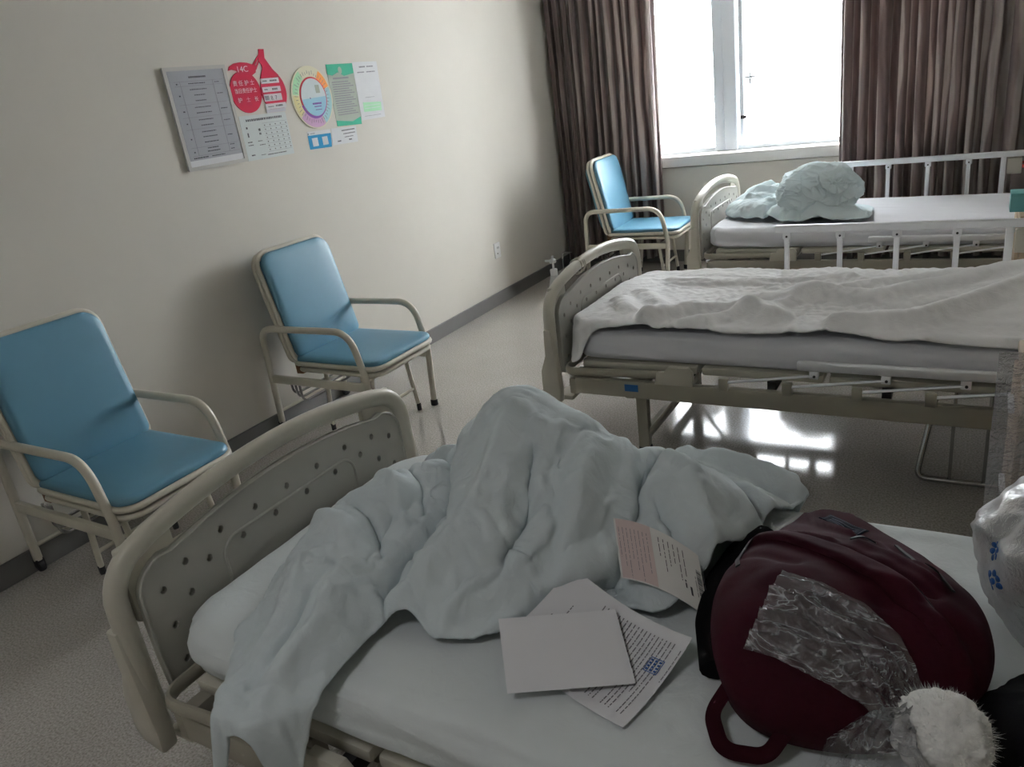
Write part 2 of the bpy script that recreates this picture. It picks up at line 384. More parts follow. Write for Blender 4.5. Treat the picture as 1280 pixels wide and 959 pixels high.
places = [((.0, 1.225, 0), 0, 'blue folding armchair nearest the camera, cut by the left edge'),
          ((-.0, 2.605, 0), 0, 'blue folding armchair below the posters, second from the left'),
          ((.50, 5.62, 0), .03, 'blue folding armchair in the far corner, in front of the curtain')]
for i, (loc, rz, lab) in enumerate(places):
    c = chair if i == 0 else copy_tree(chair)
    c.location = loc; c.rotation_euler = (0, 0, rz); tag(c, lab, 'chair', 'blue folding armchairs')
# ------------------------------------------------------------------ hospital beds
def board_mesh():
    """the moulded end board in (y, z): outer tube with slot, perforated inner panel"""
    W = 1.01
    def top(y): return .828 - .075*((y-.5)/.5)**2
    outer = [(-.0, .325)]
    ys = [i/28 for i in range(29)]
    pts = []
    for z in (.325, .42, .50, .58, .64): pts.append((.002, z))
    for k in range(1, 8):
        a = PI - k*(PI/2)/8; pts.append((.11+.108*math.cos(a), .66+.105*math.sin(a)*1.1))
    for k in range(13):
        y = .12+.77*k/12; pts.append((y, top(y)))
    half = pts
    for k in range(1, 8):
        a = PI/2 - k*(PI/2)/8; pts.append((.90+.108*math.cos(a), .66+.105*math.sin(a)*1.1))
    for z in (.64, .58, .50, .42, .325): pts.append((1.008, z))
    return pts
FB = board_mesh()
def holep(cy, cz, r=.0085, n=12): return [(cy+r*math.cos(2*PI*k/n), cz+1.15*r*math.sin(2*PI*k/n)) for k in range(n)]
def end_board(name, parent, x, sgn):
    """sgn=+1: panel on the +x side of the tube"""
    o = empty(name, (x, 0, 0)); o.parent = parent
    P = [V(0, y, z) for y, z in FB]
    rr = [.026]*len(P)
    m = MB().tube(P, .024, 18, rz=.035)
    m.build('rim', M['bedp'], o)
    for y in (-.012, 1.022):   # flared lower posts
        fl = MB()
        fl.prism([(-.034, .30), (.030, .285), (.036, .34), (.026, .50), (.018, .62), (-.018, .62), (-.024, .50), (-.052, .43), (-.055, .335)][::1], -.022, .022,
                 Matrix.Translation((0, y, 0)) @ Matrix.Rotation(PI/2, 4, 'X'), .008)
        fl.build('corner_post', M['bedp'], o)
    # perforated panel
    def ptop(y): return .772 - .07*((y-.505)/.46)**2
    out = [(.045, .40)] + [(.04, z) for z in (.5, .6, .64)]
    for k in range(1, 7):
        a = PI - k*(PI/2)/7; out.append((.125+.085*math.cos(a), .655+.08*math.sin(a)))
    for k in range(15): y = .14+.73*k/14; out.append((y, ptop(y)))
    for k in range(1, 7):
        a = PI/2 - k*(PI/2)/7; out.append((.885+.085*math.cos(a), .655+.08*math.sin(a)))
    out += [(.97, z) for z in (.64, .6, .5)] + [(.965, .40)]
    hs = []
    for y in (.165, .275, .385, .495, .61, .725, .84): hs.append((y, .704 + (-.02 if y in (.165, .84) else 0)))
    for y in (.225, .33, .44, .555, .67, .78): hs.append((y, .654))
    for y in (.095, .915): hs += [(y, .652), (y, .556), (y+(.062 if y < .5 else -.062), .604), (y+(.062 if y < .5 else -.062), .505), (y, .46)]
    R = Matrix(((0, 0, 1, 0), (1, 0, 0, 0), (0, 1, 0, 0), (0, 0, 0, 1)))   # prism xy -> (y,z), depth -> x
    x0, x1 = (.006, .028) if sgn > 0 else (-.028, -.006)
    MB().prism(out, x0, x1, R, 0, [holep(*h) for h in hs]).build('panel', M['bedpan'], o, angle=30)
    edge = [V((x1 if sgn > 0 else x0), y, z) for y, z in out]
    MB().tube(edge, .004, 6).build('panel_edge', M['bedpan'], o)
    # raised bead of the recessed centre field
    xx = x1 if sgn > 0 else x0
    bead = [V(xx, y, z) for y, z in rrect(.265, .745, .36, .672, .05, 7)]
    MB().tube(bead, .0045, 8, closed=True).build('bead', M['bedpan'], o)
    # thin dark back plate closes the holes
    MB().prism([(.05+(y-.04)*.98, .41+(z-.40)*.985) for y, z in out], (x0+.004 if sgn > 0 else x0), (x0+.006 if sgn > 0 else x1-.02), R).build('backing', M['bedpan'], o)
    # posts bridging slot
    for y in (.10, .91): MB().box(-.012, .010, y-.068, y+.068, .60, .79, .008).build('bridge', M['bedp'], o)
    return o
def rail_up(parent, y, sgn):
    r = empty('side_rail', (0, y, 0)); r.parent = parent
    MB().box(.72, 1.93, -.013, .013, .795, .832, .008, 3).build('top_bar', M['alu'], r)
    for x in (.775, 1.011, 1.247, 1.480):
        p = empty('post', (x, 0, 0)); p.parent = r
        MB().box(-.012, .012, -.006, .006, .42, .79, .003).build('strut', M['alu'], p)
        MB().box(-.018, .018, -.009, .009, .765, .797, .004).build('bracket', M['alu'], p)
        MB().lathe([(.005, 0), (.005, .004)], 10, Matrix.Translation((0, -.009, .778)) @ Matrix.Rotation(PI/2, 4, 'X')).build('bolt', M['dark'], p)
    MB().box(1.655, 1.685, -.012, .012, .42, .82, .004).build('end_post', M['alu'], r)
    MB().box(1.69, 1.77, -.016, .016, .69, .79, .006).box(1.70, 1.76, -.019, -.015, .70, .705).build('latch', M['bedp'], r)
    return r
def rail_down(parent, y):
    r = empty('side_rail', (0, y, 0)); r.parent = parent
    MB().box(1.02, 2.03, -.012, .012, .508, .545, .008, 3).build('top_bar', M['alu'], r)
    for x in (.748, .985, 1.225, 1.457):
        p = empty('post', (x, 0, 0)); p.parent = r
        MB().box(-.018, .018, -.012, .012, .405, .455, .004).build('pivot', M['bedfr'], p)
        MB().tube([(0, -.002, .437), (.333, -.002, .490)], .008, 8, rz=.005).build('strut', M['alu'], p)
        MB().box(.315, .347, -.009, .009, .478, .512, .004).build('bracket', M['alu'], p)
        MB().lathe([(.005, 0), (.005, .004)], 10, Matrix.Translation((.333, -.009, .49)) @ Matrix.Rotation(PI/2, 4, 'X')).build('bolt', M['dark'], p)
    return r
def make_bed():
    t = empty('hospital_bed')
    end_board('footboard', t, -.005, 1); end_board('headboard', t, 2.10, -1)
    for y in (.0, .975):
        MB().box(.09, 2.06, y, y+.032, .325, .40, .004).build('side_beam', M['bedfr'], t)
    for x in (.06, .32, 1.83, 2.03): MB().box(x, x+.04, .002, 1.005, .32, .39, .004).build('cross_beam', M['bedfr'], t)
    # bumper loop round the foot end
    P = rpath([(.53, .018, .435), (.045, -.008, .43), (.045, 1.015, .43), (.53, .985, .435)], .06, 7)
    lp = MB().tube(P, .011, 10, rz=.019)
    lp.build('bumper', M['bedfr'], t)
    for y in (-.006, .995):
        MB().prism([(.46, .40), (.62, .40), (.62, .455), (.60, .478), (.52, .478), (.50, .455), (.47, .45)], -.013, .013, Matrix.Translation((0, y+.008, 0)) @ Matrix.Rotation(PI/2, 4, 'X'), .003).build('hinge_bracket', M['bedp'], t)
    # mattress platform panels
    for x0, x1 in ((.11, .62), (.64, 1.1), (1.12, 2.0)): MB().box(x0, x1, .05, .955, .430, .4625, .008).build('platform', M['bedp'], t)
    for x in (.2, .55, .9, 1.3, 1.8): MB().box(x, x+.03, .034, .974, .388, .431).build('support_rib', M['dark'], t)
    for x, s in ((.345, 1), (1.86, -1)):
        for y in (.13, .87):
            MB().box(x-.025, x+.025, y-.02, y+.02, .035, .33, .004).tube([(x, y, .08), (x+s*.20, y, .335)], .011, 8).build('leg', M['bedfr'], t)
            c = MB(); Mx = Matrix.Translation((x, y, .03)) @ Matrix.Rotation(PI/2, 4, 'X')
            c.lathe([(.012, -.014), (.028, -.013), (.030, -.007), (.030, .007), (.028, .013), (.012, .014)], 18, Mx)
            c.build('caster', M['black'], t)
        MB().box(x-.02, x+.02, .13, .87, .07, .10, .003).build('leg_bar', M['bedfr'], t)
    for y in (.30, .70):
        MB().tube([(.10, y, .335), (-.03, y, .325)], .009, 8).build('crank_shaft', M['alu'], t)
    k = MB().tube([(.10, .12, .29), (.02, .12, .29)], .008, 8).box(-.02, .06, .02, .13, .278, .300, .006)
    k.build('crank_handle', M['bedp'], t)
    return t
bed0 = make_bed()
BY = [.69, 2.75, 4.80]; BX = 1.705
bl = ['hospital bed nearest the camera, under the heaped pale blanket and maroon backpack',
      'middle hospital bed with a white quilt spread over it and the side rail folded down',
      'far hospital bed by the window, carrying a rolled pale aqua quilt']
beds = []
for i in range(3):
    b = bed0 if i == 0 else copy_tree(bed0)
    b.location = (BX, BY[i], 0); tag(b, bl[i], 'bed', 'hospital beds in a row'); beds.append(b)
rail_down(beds[0], -.022)
rail_down(beds[1], -.022); rail_up(beds[1], 1.012, 1)
rail_down(beds[2], -.022); rail_up(beds[2], 1.055, 1)
# details only on single beds
lb = MB().box(.322, .382, -.0022, .0, .355, .386, .0005).build('sticker', M['bluelab'], beds[1])
m = MB().tube(rpath([(1.462, .29, .30), (1.42, .185, .014), (1.75, .185, .014), (1.76, .29, .30)], .03, 5), .011, 10)
for x in (1.53, 1.64): m.tube([(x, .185, .014), (x, .20, .44)], .006, 8)
m.build('storage_rack', M['chrome'], beds[1])
# wire ties round the rim of the middle footboard and the bottle hung on it
for y in (.30, .325, .34):
    w = MB().tube([(.0+.03*math.cos(a), y+.004*math.sin(a*2), .815+.035*math.sin(a)) for a in [2*PI*k/16 for k in range(16)]], .0025, 6, closed=True)
    w.build('wire_tie', M['bedp'], beds[1])
# ------------------------------------------------------------------ bedding
from mathutils import noise as mnoise
def vnoise(x, y, z=0): return mnoise.noise((x, y, z))
def smax(a, b, k): 
    h = np.clip(.5+.5*(a-b)/k, 0, 1); return b*(1-h)+a*h + k*h*(1-h)
def capsule(X, Y, pts, floor):
    """height field of a soft sausage: pts = (x, y, ztop, radius) chain"""
    out = np.full_like(X, -9.)
    for (x0, y0, z0, r0), (x1, y1, z1, r1) in zip(pts[:-1], pts[1:]):
        dx, dy = x1-x0, y1-y0; L = dx*dx+dy*dy+1e-9
        t = np.clip(((X-x0)*dx+(Y-y0)*dy)/L, 0, 1)
        d = np.hypot(X-x0-dx*t, Y-y0-dy*t); r = r0+(r1-r0)*t; z = z0+(z1-z0)*t
        q = np.clip(1-(d/r)**2, 0, 1)
        h = np.where(d < r, floor+(z-floor)*q**.55, -9.)
        out = np.maximum(out, h)
    return out
def fractal(X, Y, sc, seed, octv=3):
    f = np.zeros(X.size); xf, yf = X.ravel(), Y.ravel()
    for i in range(X.size):
        f[i] = sum(mnoise.noise((xf[i]*sc*2**o, yf[i]*sc*2**o, seed+o*7.3))/2**o for o in range(octv))
    return f.reshape(X.shape)
def inpoly(X, Y, poly):
    ins = np.zeros(X.shape, bool); n = len(poly)
    for i in range(n):
        x0, y0 = poly[i]; x1, y1 = poly[(i+1) % n]
        c = ((y0 > Y) != (y1 > Y)) & (X < (x1-x0)*(Y-y0)/((y1-y0) if y1 != y0 else 1e-9)+x0)
        ins ^= c
    return ins
def smooth_poly(poly, n=3):
    for _ in range(n):
        q = []
        for i in range(len(poly)):
            a, b = poly[i], poly[(i+1) % len(poly)]
            q += [(a[0]*.75+b[0]*.25, a[1]*.75+b[1]*.25), (a[0]*.25+b[0]*.75, a[1]*.25+b[1]*.75)]
        poly = q
    return poly
def grid_mesh(name, X, Y, Z, mask=None):
    ny, nx = X.shape
    vs = np.stack([X, Y, Z], -1).reshape(-1, 3).tolist()
    fs = []
    for j in range(ny-1):
        for i in range(nx-1):
            if mask is None or (mask[j, i] and mask[j+1, i] and mask[j, i+1] and mask[j+1, i+1]):
                a = j*nx+i; fs.append((a, a+1, a+nx+1, a+nx))
    b = bmesh.new(); vv = [b.verts.new(p) for p in vs]
    for f in fs: b.faces.new([vv[k] for k in f])
    bmesh.ops.delete(b, geom=[v for v in b.verts if not v.link_faces], context='VERTS')
    if mask is not None:      # even out the stepped outline
        bv = [v for v in b.verts if v.is_boundary]; nb = {v: [e.other_vert(v) for e in v.link_edges if e.is_boundary] for v in bv}
        for it in range(7):
            new = {v: (v.co*.4+sum((q.co for q in nb[v]), Vector())/len(nb[v])*.6) for v in bv}
            for v, p in new.items(): v.co = p
        iv = [v for v in b.verts if not v.is_boundary and any(e.other_vert(v).is_boundary for e in v.link_edges)]
        for it in range(3):
            new = {v: v.co*.5+sum((e.other_vert(v).co for e in v.link_edges), Vector())/len(v.link_edges)*.5 for v in iv}
            for v, p in new.items(): v.co = p
    me = bpy.data.meshes.new(name); b.to_mesh(me); b.free()
    o = bpy.data.objects.new(name, me); link(o); return o
def ridges(X, Y, lst):
    h = np.zeros_like(X)
    for pts, amp, w in lst:
        g = np.zeros_like(X)
        for (ax, ay), (bx, by) in zip(pts[:-1], pts[1:]):
            dx, dy = bx-ax, by-ay; L = dx*dx+dy*dy
            t = np.clip(((X-ax)*dx+(Y-ay)*dy)/L, 0, 1); d = np.hypot(X-ax-dx*t, Y-ay-dy*t)
            g = np.maximum(g, np.exp(-(d/w)**2))
        h += amp*g
    return h
def drape(name, mater, bounds, res, Hfn, poly, frames=22, grow=.12, thick=.014, lift=.012, bend=.6, wob=.01, seed=1, stiff=12, post=None, sub=1, fric=14, selfc=False, wrk=.004, crease=None, post2=None):
    """lay surplus cloth over the shape Hfn with the cloth solver and bake the drape"""
    x0, x1, y0, y1 = bounds
    nx, ny = int((x1-x0)/res)+1, int((y1-y0)/res)+1
    X, Y = np.meshgrid(np.linspace(x0, x1, nx), np.linspace(y0, y1, ny))
    # solid underneath
    m = .06
    cx, cy = np.meshgrid(np.linspace(x0-m, x1+m, int((x1-x0+2*m)/.018)+1), np.linspace(y0-m, y1+m, int((y1-y0+2*m)/.018)+1))
    col = grid_mesh('tmp_col', cx, cy, Hfn(cx, cy))
    col.modifiers.new('c', 'COLLISION'); col.collision.thickness_outer = .006; col.collision.cloth_friction = fric
    Z = Hfn(X, Y)+lift+wob*fractal(X, Y, 9, seed, 3)
    mask = inpoly(X, Y, smooth_poly(poly, 2)) if poly else None
    o = grid_mesh(name, X, Y, Z, mask)
    cl = o.modifiers.new('cl', 'CLOTH'); s = cl.settings
    s.quality = 5; s.mass = .25; s.tension_stiffness = stiff; s.compression_stiffness = stiff; s.shear_stiffness = stiff*.5
    s.bending_stiffness = bend; s.tension_damping = 8; s.compression_damping = 8; s.shear_damping = 5; s.bending_damping = .5; s.air_damping = 2
    s.shrink_min = -grow; s.shrink_max = -grow
    cl.collision_settings.collision_quality = 2; cl.collision_settings.distance_min = .006; cl.collision_settings.use_self_collision = selfc
    cl.collision_settings.self_distance_min = .006
    cl.point_cache.frame_start = 1; cl.point_cache.frame_end = frames+1
    sc = bpy.context.scene
    for f in range(1, frames+1): sc.frame_set(f)
    dg = bpy.context.evaluated_depsgraph_get()
    me = bpy.data.meshes.new_from_object(o.evaluated_get(dg)); me.name = name
    bpy.data.objects.remove(o); bpy.data.objects.remove(col); sc.frame_set(1)
    if wrk:     # stiff cotton wrinkles: ridged noise along the normals
        co = np.empty(len(me.vertices)*3); me.vertices.foreach_get('co', co); co = co.reshape(-1, 3)
        no = np.empty(len(me.vertices)*3); me.vertex_normals.foreach_get('vector', no); no = no.reshape(-1, 3)
        d = np.empty(len(co))
        for k, (x, y, z) in enumerate(co.tolist()):
            wx = .05*mnoise.noise((x*6, y*6, z*6+seed)); a = x*.8+y*.6+wx; b_ = -x*.6+y*.8
            r1 = 1-abs(mnoise.noise((a*9, b_*22+wx*30, z*14+seed)))*2.4; r2 = 1-abs(mnoise.noise((a*26+5, b_*15, z*22+seed)))*2.6
            m_ = .5+.5*mnoise.noise((x*5+9, y*5, seed))*1.6
            d[k] = (max(0, r1)**3*1.0 + max(0, r2)**3*.5)*max(0, m_)
        co += no*(d*wrk)[:, None]
        if crease: co[:, 2] += ridges(co[:, 0], co[:, 1], crease)
        if post2: post2(co)
        me.vertices.foreach_set('co', co.ravel()); me.update()
    me.materials.clear(); me.materials.append(mater)
    me.polygons.foreach_set('use_smooth', [True]*len(me.polygons))
    o = bpy.data.objects.new(name, me); link(o)
    # relax solver noise, give body
    sm = o.modifiers.new('sm', 'SMOOTH'); sm.factor = .5; sm.iterations = 1
    so = o.modifiers.new('so', 'SOLIDIFY'); so.thickness = thick; so.offset = .2
    if sub: ss = o.modifiers.new('ss', 'SUBSURF'); ss.levels = ss.render_levels = sub
    return o
def mattress(i, label, seed, mater):
    b = bmesh.new()
    x0, x1, y0, y1, z0, z1 = .044, 2.0, .045, .965, .465, .597
    nx, ny, nz = 130, 64, 9
    bmesh.ops.create_cube(b, size=1)
    b.free()
    vs = []; fs = []; idx = {}
    def vid(a, c, d):
        k = (a, c, d)
        if k not in idx:
            idx[k] = len(vs); u, v, w = a/nx*2-1, c/ny*2-1, d/nz*2-1
            hx, hy, hz = (x1-x0)/2, (y1-y0)/2, (z1-z0)/2
            p = V(u*hx, v*hy, w*hz); r = .05
            q = V(max(-hx+r, min(hx-r, p.x)), max(-hy+r, min(hy-r, p.y)), max(-hz+r, min(hz-r, p.z)))
            dlt = p-q
            if dlt.length > 1e-9: p = q+dlt.normalized()*min(dlt.length, r) if dlt.length > r else p
            R = .14; ax, ay = abs(p.x)-(hx-R), abs(p.y)-(hy-R)
            if ax > 0 and ay > 0:
                kc = max(ax, ay)/math.hypot(ax, ay)
                p.x = math.copysign(hx-R+ax*kc, p.x); p.y = math.copysign(hy-R+ay*kc, p.y)
            # sheet folds: tucks running along the sides, gentle lumps on top
            side = abs(v) > .97; end = abs(u) > .985
            n = .007*vnoise(p.x*3+seed, p.y*4, 0)
            if side or end:
                g = vnoise(p.x*1.3+seed, p.z*38+p.x*2.2, 3)
                p.y += (1 if v > 0 else -1)*(.015*g+.006*vnoise(p.x*5, p.z*60, 5))
                p.z += .012*vnoise(p.x*2.5+seed, p.y, 8)*(1 if w < 0 else .3)
            else:
                if w > 0: p.z += n + .003*vnoise(p.x*2.2+p.y*3, p.y*16+p.x*5+seed, 2)+.0025*abs(vnoise(p.x*6, p.y*9, seed))
            vs.append((p.x+(x0+x1)/2, p.y+(y0+y1)/2, p.z+(z0+z1)/2))
            zz = vs[-1]; vs[-1] = (zz[0], zz[1], max(zz[2], .4635))
        return idx[k]
    for a in range(nx):
        for c in range(ny):
            fs.append((vid(a, c, nz), vid(a+1, c, nz), vid(a+1, c+1, nz), vid(a, c+1, nz)))
            fs.append((vid(a, c, 0), vid(a, c+1, 0), vid(a+1, c+1, 0), vid(a+1, c, 0)))
    for a in range(nx):
        for d in range(nz):
            fs.append((vid(a, 0, d), vid(a+1, 0, d), vid(a+1, 0, d+1), vid(a, 0, d+1)))
            fs.append((vid(a, ny, d), vid(a, ny, d+1), vid(a+1, ny, d+1), vid(a+1, ny, d)))
    for c in range(ny):
        for d in range(nz):
            fs.append((vid(0, c, d), vid(0, c, d+1), vid(0, c+1, d+1), vid(0, c+1, d)))
            fs.append((vid(nx, c, d), vid(nx, c+1, d), vid(nx, c+1, d+1), vid(nx, c, d+1)))
    o = MB().add(vs, fs).build('mattress', mater, angle=180)
    o.location = (BX, BY[i], 0)
    return tag(o, label, 'mattress', 'sheet covered mattresses')
mattress(0, 'mattress in a pale green white sheet under the maroon backpack and papers', 1.7, M['sheetg'])
mattress(1, 'mattress in a white sheet under the spread white quilt of the middle bed', 5.1, M['sheet'])
mattress(2, 'mattress in a white sheet on the far bed beside the window', 9.4, M['sheet'])

# quilt heaped on the nearest bed
ZT = .606
RIDGES1 = [
    # long fold edges (positive) and sharp creases (negative) read along the heap
    ([(2.36, 1.36), (2.37, 1.22), (2.39, 1.12), (2.34, 1.03), (2.28, .965)], .014, .016), ([(2.42, 1.36), (2.47, 1.24), (2.52, 1.17), (2.48, 1.09)], .030, .018),
    ([(2.52, 1.20), (2.46, 1.10), (2.38, 1.01), (2.35, .95)], -.040, .012), ([(2.44, 1.30), (2.45, 1.20), (2.47, 1.12)], -.030, .014),
    ([(2.49, 1.40), (2.50, 1.28)], -.030, .012), ([(2.54, 1.40), (2.57, 1.27), (2.58, 1.12)], .028, .016), ([(2.55, 1.20), (2.54, 1.08), (2.50, .99)], -.018, .014),
    ([(2.66, 1.48), (2.645, 1.33), (2.655, 1.20), (2.64, 1.10)], -.060, .013), ([(2.10, 1.42), (2.20, 1.34), (2.31, 1.21)], -.050, .016),
    ([(2.34, 1.18), (2.30, 1.06), (2.26, .97)], -.030, .012), ([(2.26, 1.22), (2.24, 1.08), (2.24, .95)], -.045, .013),
    ([(2.02, 1.24), (2.10, 1.20), (2.19, 1.10)], .020, .014), ([(2.06, 1.30), (2.14, 1.24), (2.21, 1.16)], -.020, .012), ([(2.0, 1.12), (2.10, 1.09), (2.20, 1.02)], -.022, .012),
    ([(1.99, 1.05), (2.09, 1.03), (2.18, .96)], .022, .012), ([(2.0, .97), (2.08, .96), (2.17, .92)], -.024, .012), ([(2.05, .92), (2.10, .84), (2.10, .72)], .024, .012),
    ([(2.16, .94), (2.20, .80), (2.18, .68)], .022, .012), ([(2.13, .90), (2.15, .78), (2.14, .66)], -.024, .011), ([(2.19, 1.30), (2.22, 1.22)], .018, .012),
    ([(2.66, 1.46), (2.76, 1.40), (2.86, 1.26)], .016, .016), ([(2.70, 1.34), (2.80, 1.22)], -.024, .014), ([(2.70, 1.24), (2.84, 1.21)], -.024, .012), ([(2.74, 1.50), (2.84, 1.38)], -.012, .014),
    ([(2.02, 1.50), (2.12, 1.46)], .02, .013), ([(2.82, 1.56), (2.96, 1.50)], .022, .013), ([(2.84, 1.61), (3.0, 1.57)], -.024, .012), ([(2.72, 1.66), (2.90, 1.66)], .02, .012)]
def H1(X, Y):
    f = np.full_like(X, ZT)
    f = np.where(Y < .718, ZT-2.4*np.clip(.718-Y, 0, .12), f)
    f = np.where(Y > 1.68, ZT-.20*np.clip((Y-1.68)/.03, 0, 1), f)
    S = lambda *p: capsule(X, Y, p, ZT-.01)
    lobes = [
        S((2.27, 1.50, .86, .15), (2.32, 1.44, .91, .16), (2.44, 1.42, .875, .15), (2.53, 1.43, .81, .13)),
        S((2.36, 1.37, .915, .10), (2.40, 1.23, .85, .085), (2.40, 1.11, .785, .08), (2.35, 1.03, .72, .08), (2.30, .985, .66, .07)),
        S((2.47, 1.36, .875, .12), (2.54, 1.25, .80, .11), (2.49, 1.14, .71, .085), (2.45, 1.05, .66, .07)),
        S((2.43, 1.14, .73, .10), (2.40, 1.04, .68, .08)),
        S((2.29, 1.16, .705, .07), (2.26, 1.05, .67, .06)),
        S((2.21, 1.40, .69, .09), (2.13, 1.29, .745, .12), (2.06, 1.15, .745, .14), (2.07, 1.02, .73, .14), (2.13, .90, .70, .115), (2.17, .79, .66, .09), (2.14, .68, .60, .08)),
        S((2.20, 1.22, .72, .08), (2.20, 1.06, .70, .08), (2.19, .93, .67, .07)),
        S((1.99, 1.53, .655, .06), (2.10, 1.47, .69, .08)),
        S((2.64, 1.48, .765, .12), (2.72, 1.42, .775, .14), (2.765, 1.32, .73, .105), (2.77, 1.24, .67, .075)),
        S((2.70, 1.32, .70, .10), (2.77, 1.23, .65, .08)),
        S((2.64, 1.60, .68, .07), (2.78, 1.58, .66, .07), (2.89, 1.56, .635, .045)),
        S((2.66, 1.64, .70, .04), (2.78, 1.65, .67, .045), (2.90, 1.65, .645, .04)),
    ]
    h = f
    for l in lobes: h = np.maximum(h, l)
    return h + ridges(X, Y, RIDGES1)
def settle(co):
    inside = (co[:, 1] > .715) & (co[:, 1] < 1.675); co[:, 2] = np.where(inside, np.maximum(co[:, 2], .6135), co[:, 2])
poly1 = [(1.98, 1.60), (1.94, 1.53), (1.99, 1.44), (1.99, 1.36), (1.93, 1.26), (1.905, 1.16), (1.92, 1.09), (1.905, 1.02), (1.94, .93), (1.99, .87), (1.985, .81), (2.05, .76), (2.05, .68), (2.01, .60),
         (2.17, .60), (2.25, .66), (2.265, .78), (2.26, .90), (2.30, .945), (2.42, .945), (2.50, .985), (2.55, 1.06), (2.62, 1.115), (2.71, 1.13), (2.80, 1.14), (2.83, 1.24), (2.84, 1.32), (2.865, 1.42), (2.89, 1.53),
         (2.94, 1.64), (2.95, 1.69), (2.84, 1.73), (2.66, 1.72), (2.55, 1.68), (2.40, 1.67), (2.15, 1.68)]
# thin quilt spread over the middle bed
def H2(X, Y):
    h = np.full_like(X, ZT+.012)
    h += .075*np.clip((X-2.9)/.6, 0, 1)**1.5*np.clip((3.75-Y)/.3, 0, 1)*np.clip((Y-2.85)/.25, 0, 1)
    h += .02*fractal(X, Y, 2.3, 4, 2)
    h += ridges(X, Y, [([(1.94, 3.26), (2.10, 3.04), (2.12, 2.86)], .022, .035), ([(2.12, 2.87), (2.27, 3.02), (2.44, 3.04), (2.60, 2.94)], .045, .05),
        ([(2.3, 2.84), (2.60, 3.10), (2.92, 3.38), (3.2, 3.5)], .035, .045), ([(2.52, 3.18), (2.92, 3.2), (3.16, 3.34), (3.42, 3.5)], .04, .04),
        ([(2.85, 2.88), (3.1, 2.95), (3.3, 3.12), (3.5, 3.35)], .045, .05), ([(3.0, 3.1), (3.3, 3.2), (3.5, 3.45)], -.02, .03), ([(2.0, 3.5), (2.4, 3.42), (2.8, 3.52)], .022, .03), ([(1.9, 3.1), (1.98, 2.95)], .03, .03)])
    d = np.maximum(np.maximum(2.80-Y, Y-3.715), 0); e = np.maximum(1.80-X, 0)
    h = h - .05*np.clip(d/.03, 0, 1)
    q = np.hypot(np.minimum(X-1.895, 0), np.minimum(Y-2.94, 0)); h = h - .13*np.clip((q-.140)/.02, 0, 1)*(X < 1.895)
    return np.maximum(h, .46)
CR2 = [([(1.95, 3.22), (2.08, 3.02), (2.14, 2.86)], -.008, .010), ([(2.16, 2.86), (2.30, 3.0), (2.44, 3.02), (2.62, 2.92)], .010, .012), ([(2.2, 2.86), (2.5, 3.04), (2.8, 3.26)], -.008, .010),
    ([(2.5, 3.14), (2.9, 3.16), (3.16, 3.3), (3.42, 3.46)], .010, .010), ([(2.6, 3.26), (2.95, 3.26), (3.3, 3.45)], -.009, .010), ([(2.8, 2.86), (3.1, 2.93), (3.3, 3.1), (3.5, 3.33)], .010, .012), ([(2.7, 2.95), (3.0, 3.0), (3.25, 3.16)], -.009, .010),
    ([(2.0, 3.45), (2.5, 3.38), (3.0, 3.52)], .007, .010), ([(2.0, 3.6), (2.5, 3.52)], -.006, .010), ([(2.35, 3.1), (2.6, 3.28), (2.9, 3.42)], .006, .009)]
poly2 = [(1.772, 3.71), (1.770, 2.90), (1.768, 2.81), (1.80, 2.775), (1.88, 2.785), (1.96, 2.80), (2.1, 2.812), (2.35, 2.795), (2.6, 2.80), (2.9, 2.815), (3.1, 2.795), (3.4, 2.80), (3.66, 2.80), (3.68, 3.70), (3.3, 3.72), (2.6, 3.715), (2.1, 3.72)]
q2 = drape('quilt', M['quiltw'], (1.755, 3.72, 2.72, 3.765), .0125, H2, poly2, frames=24, grow=.08, thick=.008, wob=.006, seed=9, bend=.08, wrk=.010, crease=CR2, stiff=9)
tag(q2, 'thin white quilt spread flat and creased across the middle bed', 'quilt')
# rolled quilt on the far bed
def H3(X, Y):
    f = np.full_like(X, ZT)
    S = lambda *p: capsule(X, Y, p, ZT-.01)
    for l in (S((2.38, 5.14, .70, .19), (2.46, 5.12, .68, .17)), S((2.44, 5.02, .74, .14), (2.58, 5.0, .66, .10)), S((2.22, 5.06, .70, .12), (2.30, 5.0, .67, .10)),
              S((2.10, 5.40, .76, .15), (2.02, 5.30, .73, .15)), S((2.0, 5.55, .75, .12), (1.88, 5.48, .70, .10)), S((1.86, 5.30, .68, .09), (1.98, 5.18, .70, .11)), S((2.10, 5.18, .72, .11), (2.05, 5.14, .70, .10))):
        f = np.maximum(f, l)
    return f + ridges(X, Y, [([(1.9, 5.4), (2.0, 5.32), (2.12, 5.3)], .03, .018), ([(1.94, 5.26), (2.04, 5.22)], .025, .015), ([(2.0, 5.45), (2.12, 5.42)], -.03, .016), ([(1.88, 5.5), (2.02, 5.52)], .025, .018)])
CR3 = [([(2.24, 4.98), (2.40, 4.965), (2.58, 4.99)], -.014, .010), ([(1.9, 5.4), (2.0, 5.3), (2.12, 5.28)], .012, .011),
    ([(1.94, 5.26), (2.05, 5.20), (2.14, 5.22)], -.014, .010), ([(2.0, 5.48), (2.1, 5.40)], -.012, .010), ([(1.86, 5.34), (1.96, 5.22)], .010, .010), ([(2.08, 5.14), (2.16, 5.12)], .010, .010)]
poly3 = [(2.18, 4.95), (2.3, 4.90), (2.5, 4.90), (2.68, 4.94), (2.66, 5.10), (2.66, 5.3), (2.5, 5.40), (2.28, 5.50), (2.1, 5.66), (1.92, 5.68), (1.80, 5.56), (1.78, 5.38), (1.80, 5.22), (1.92, 5.08), (2.06, 5.04)]
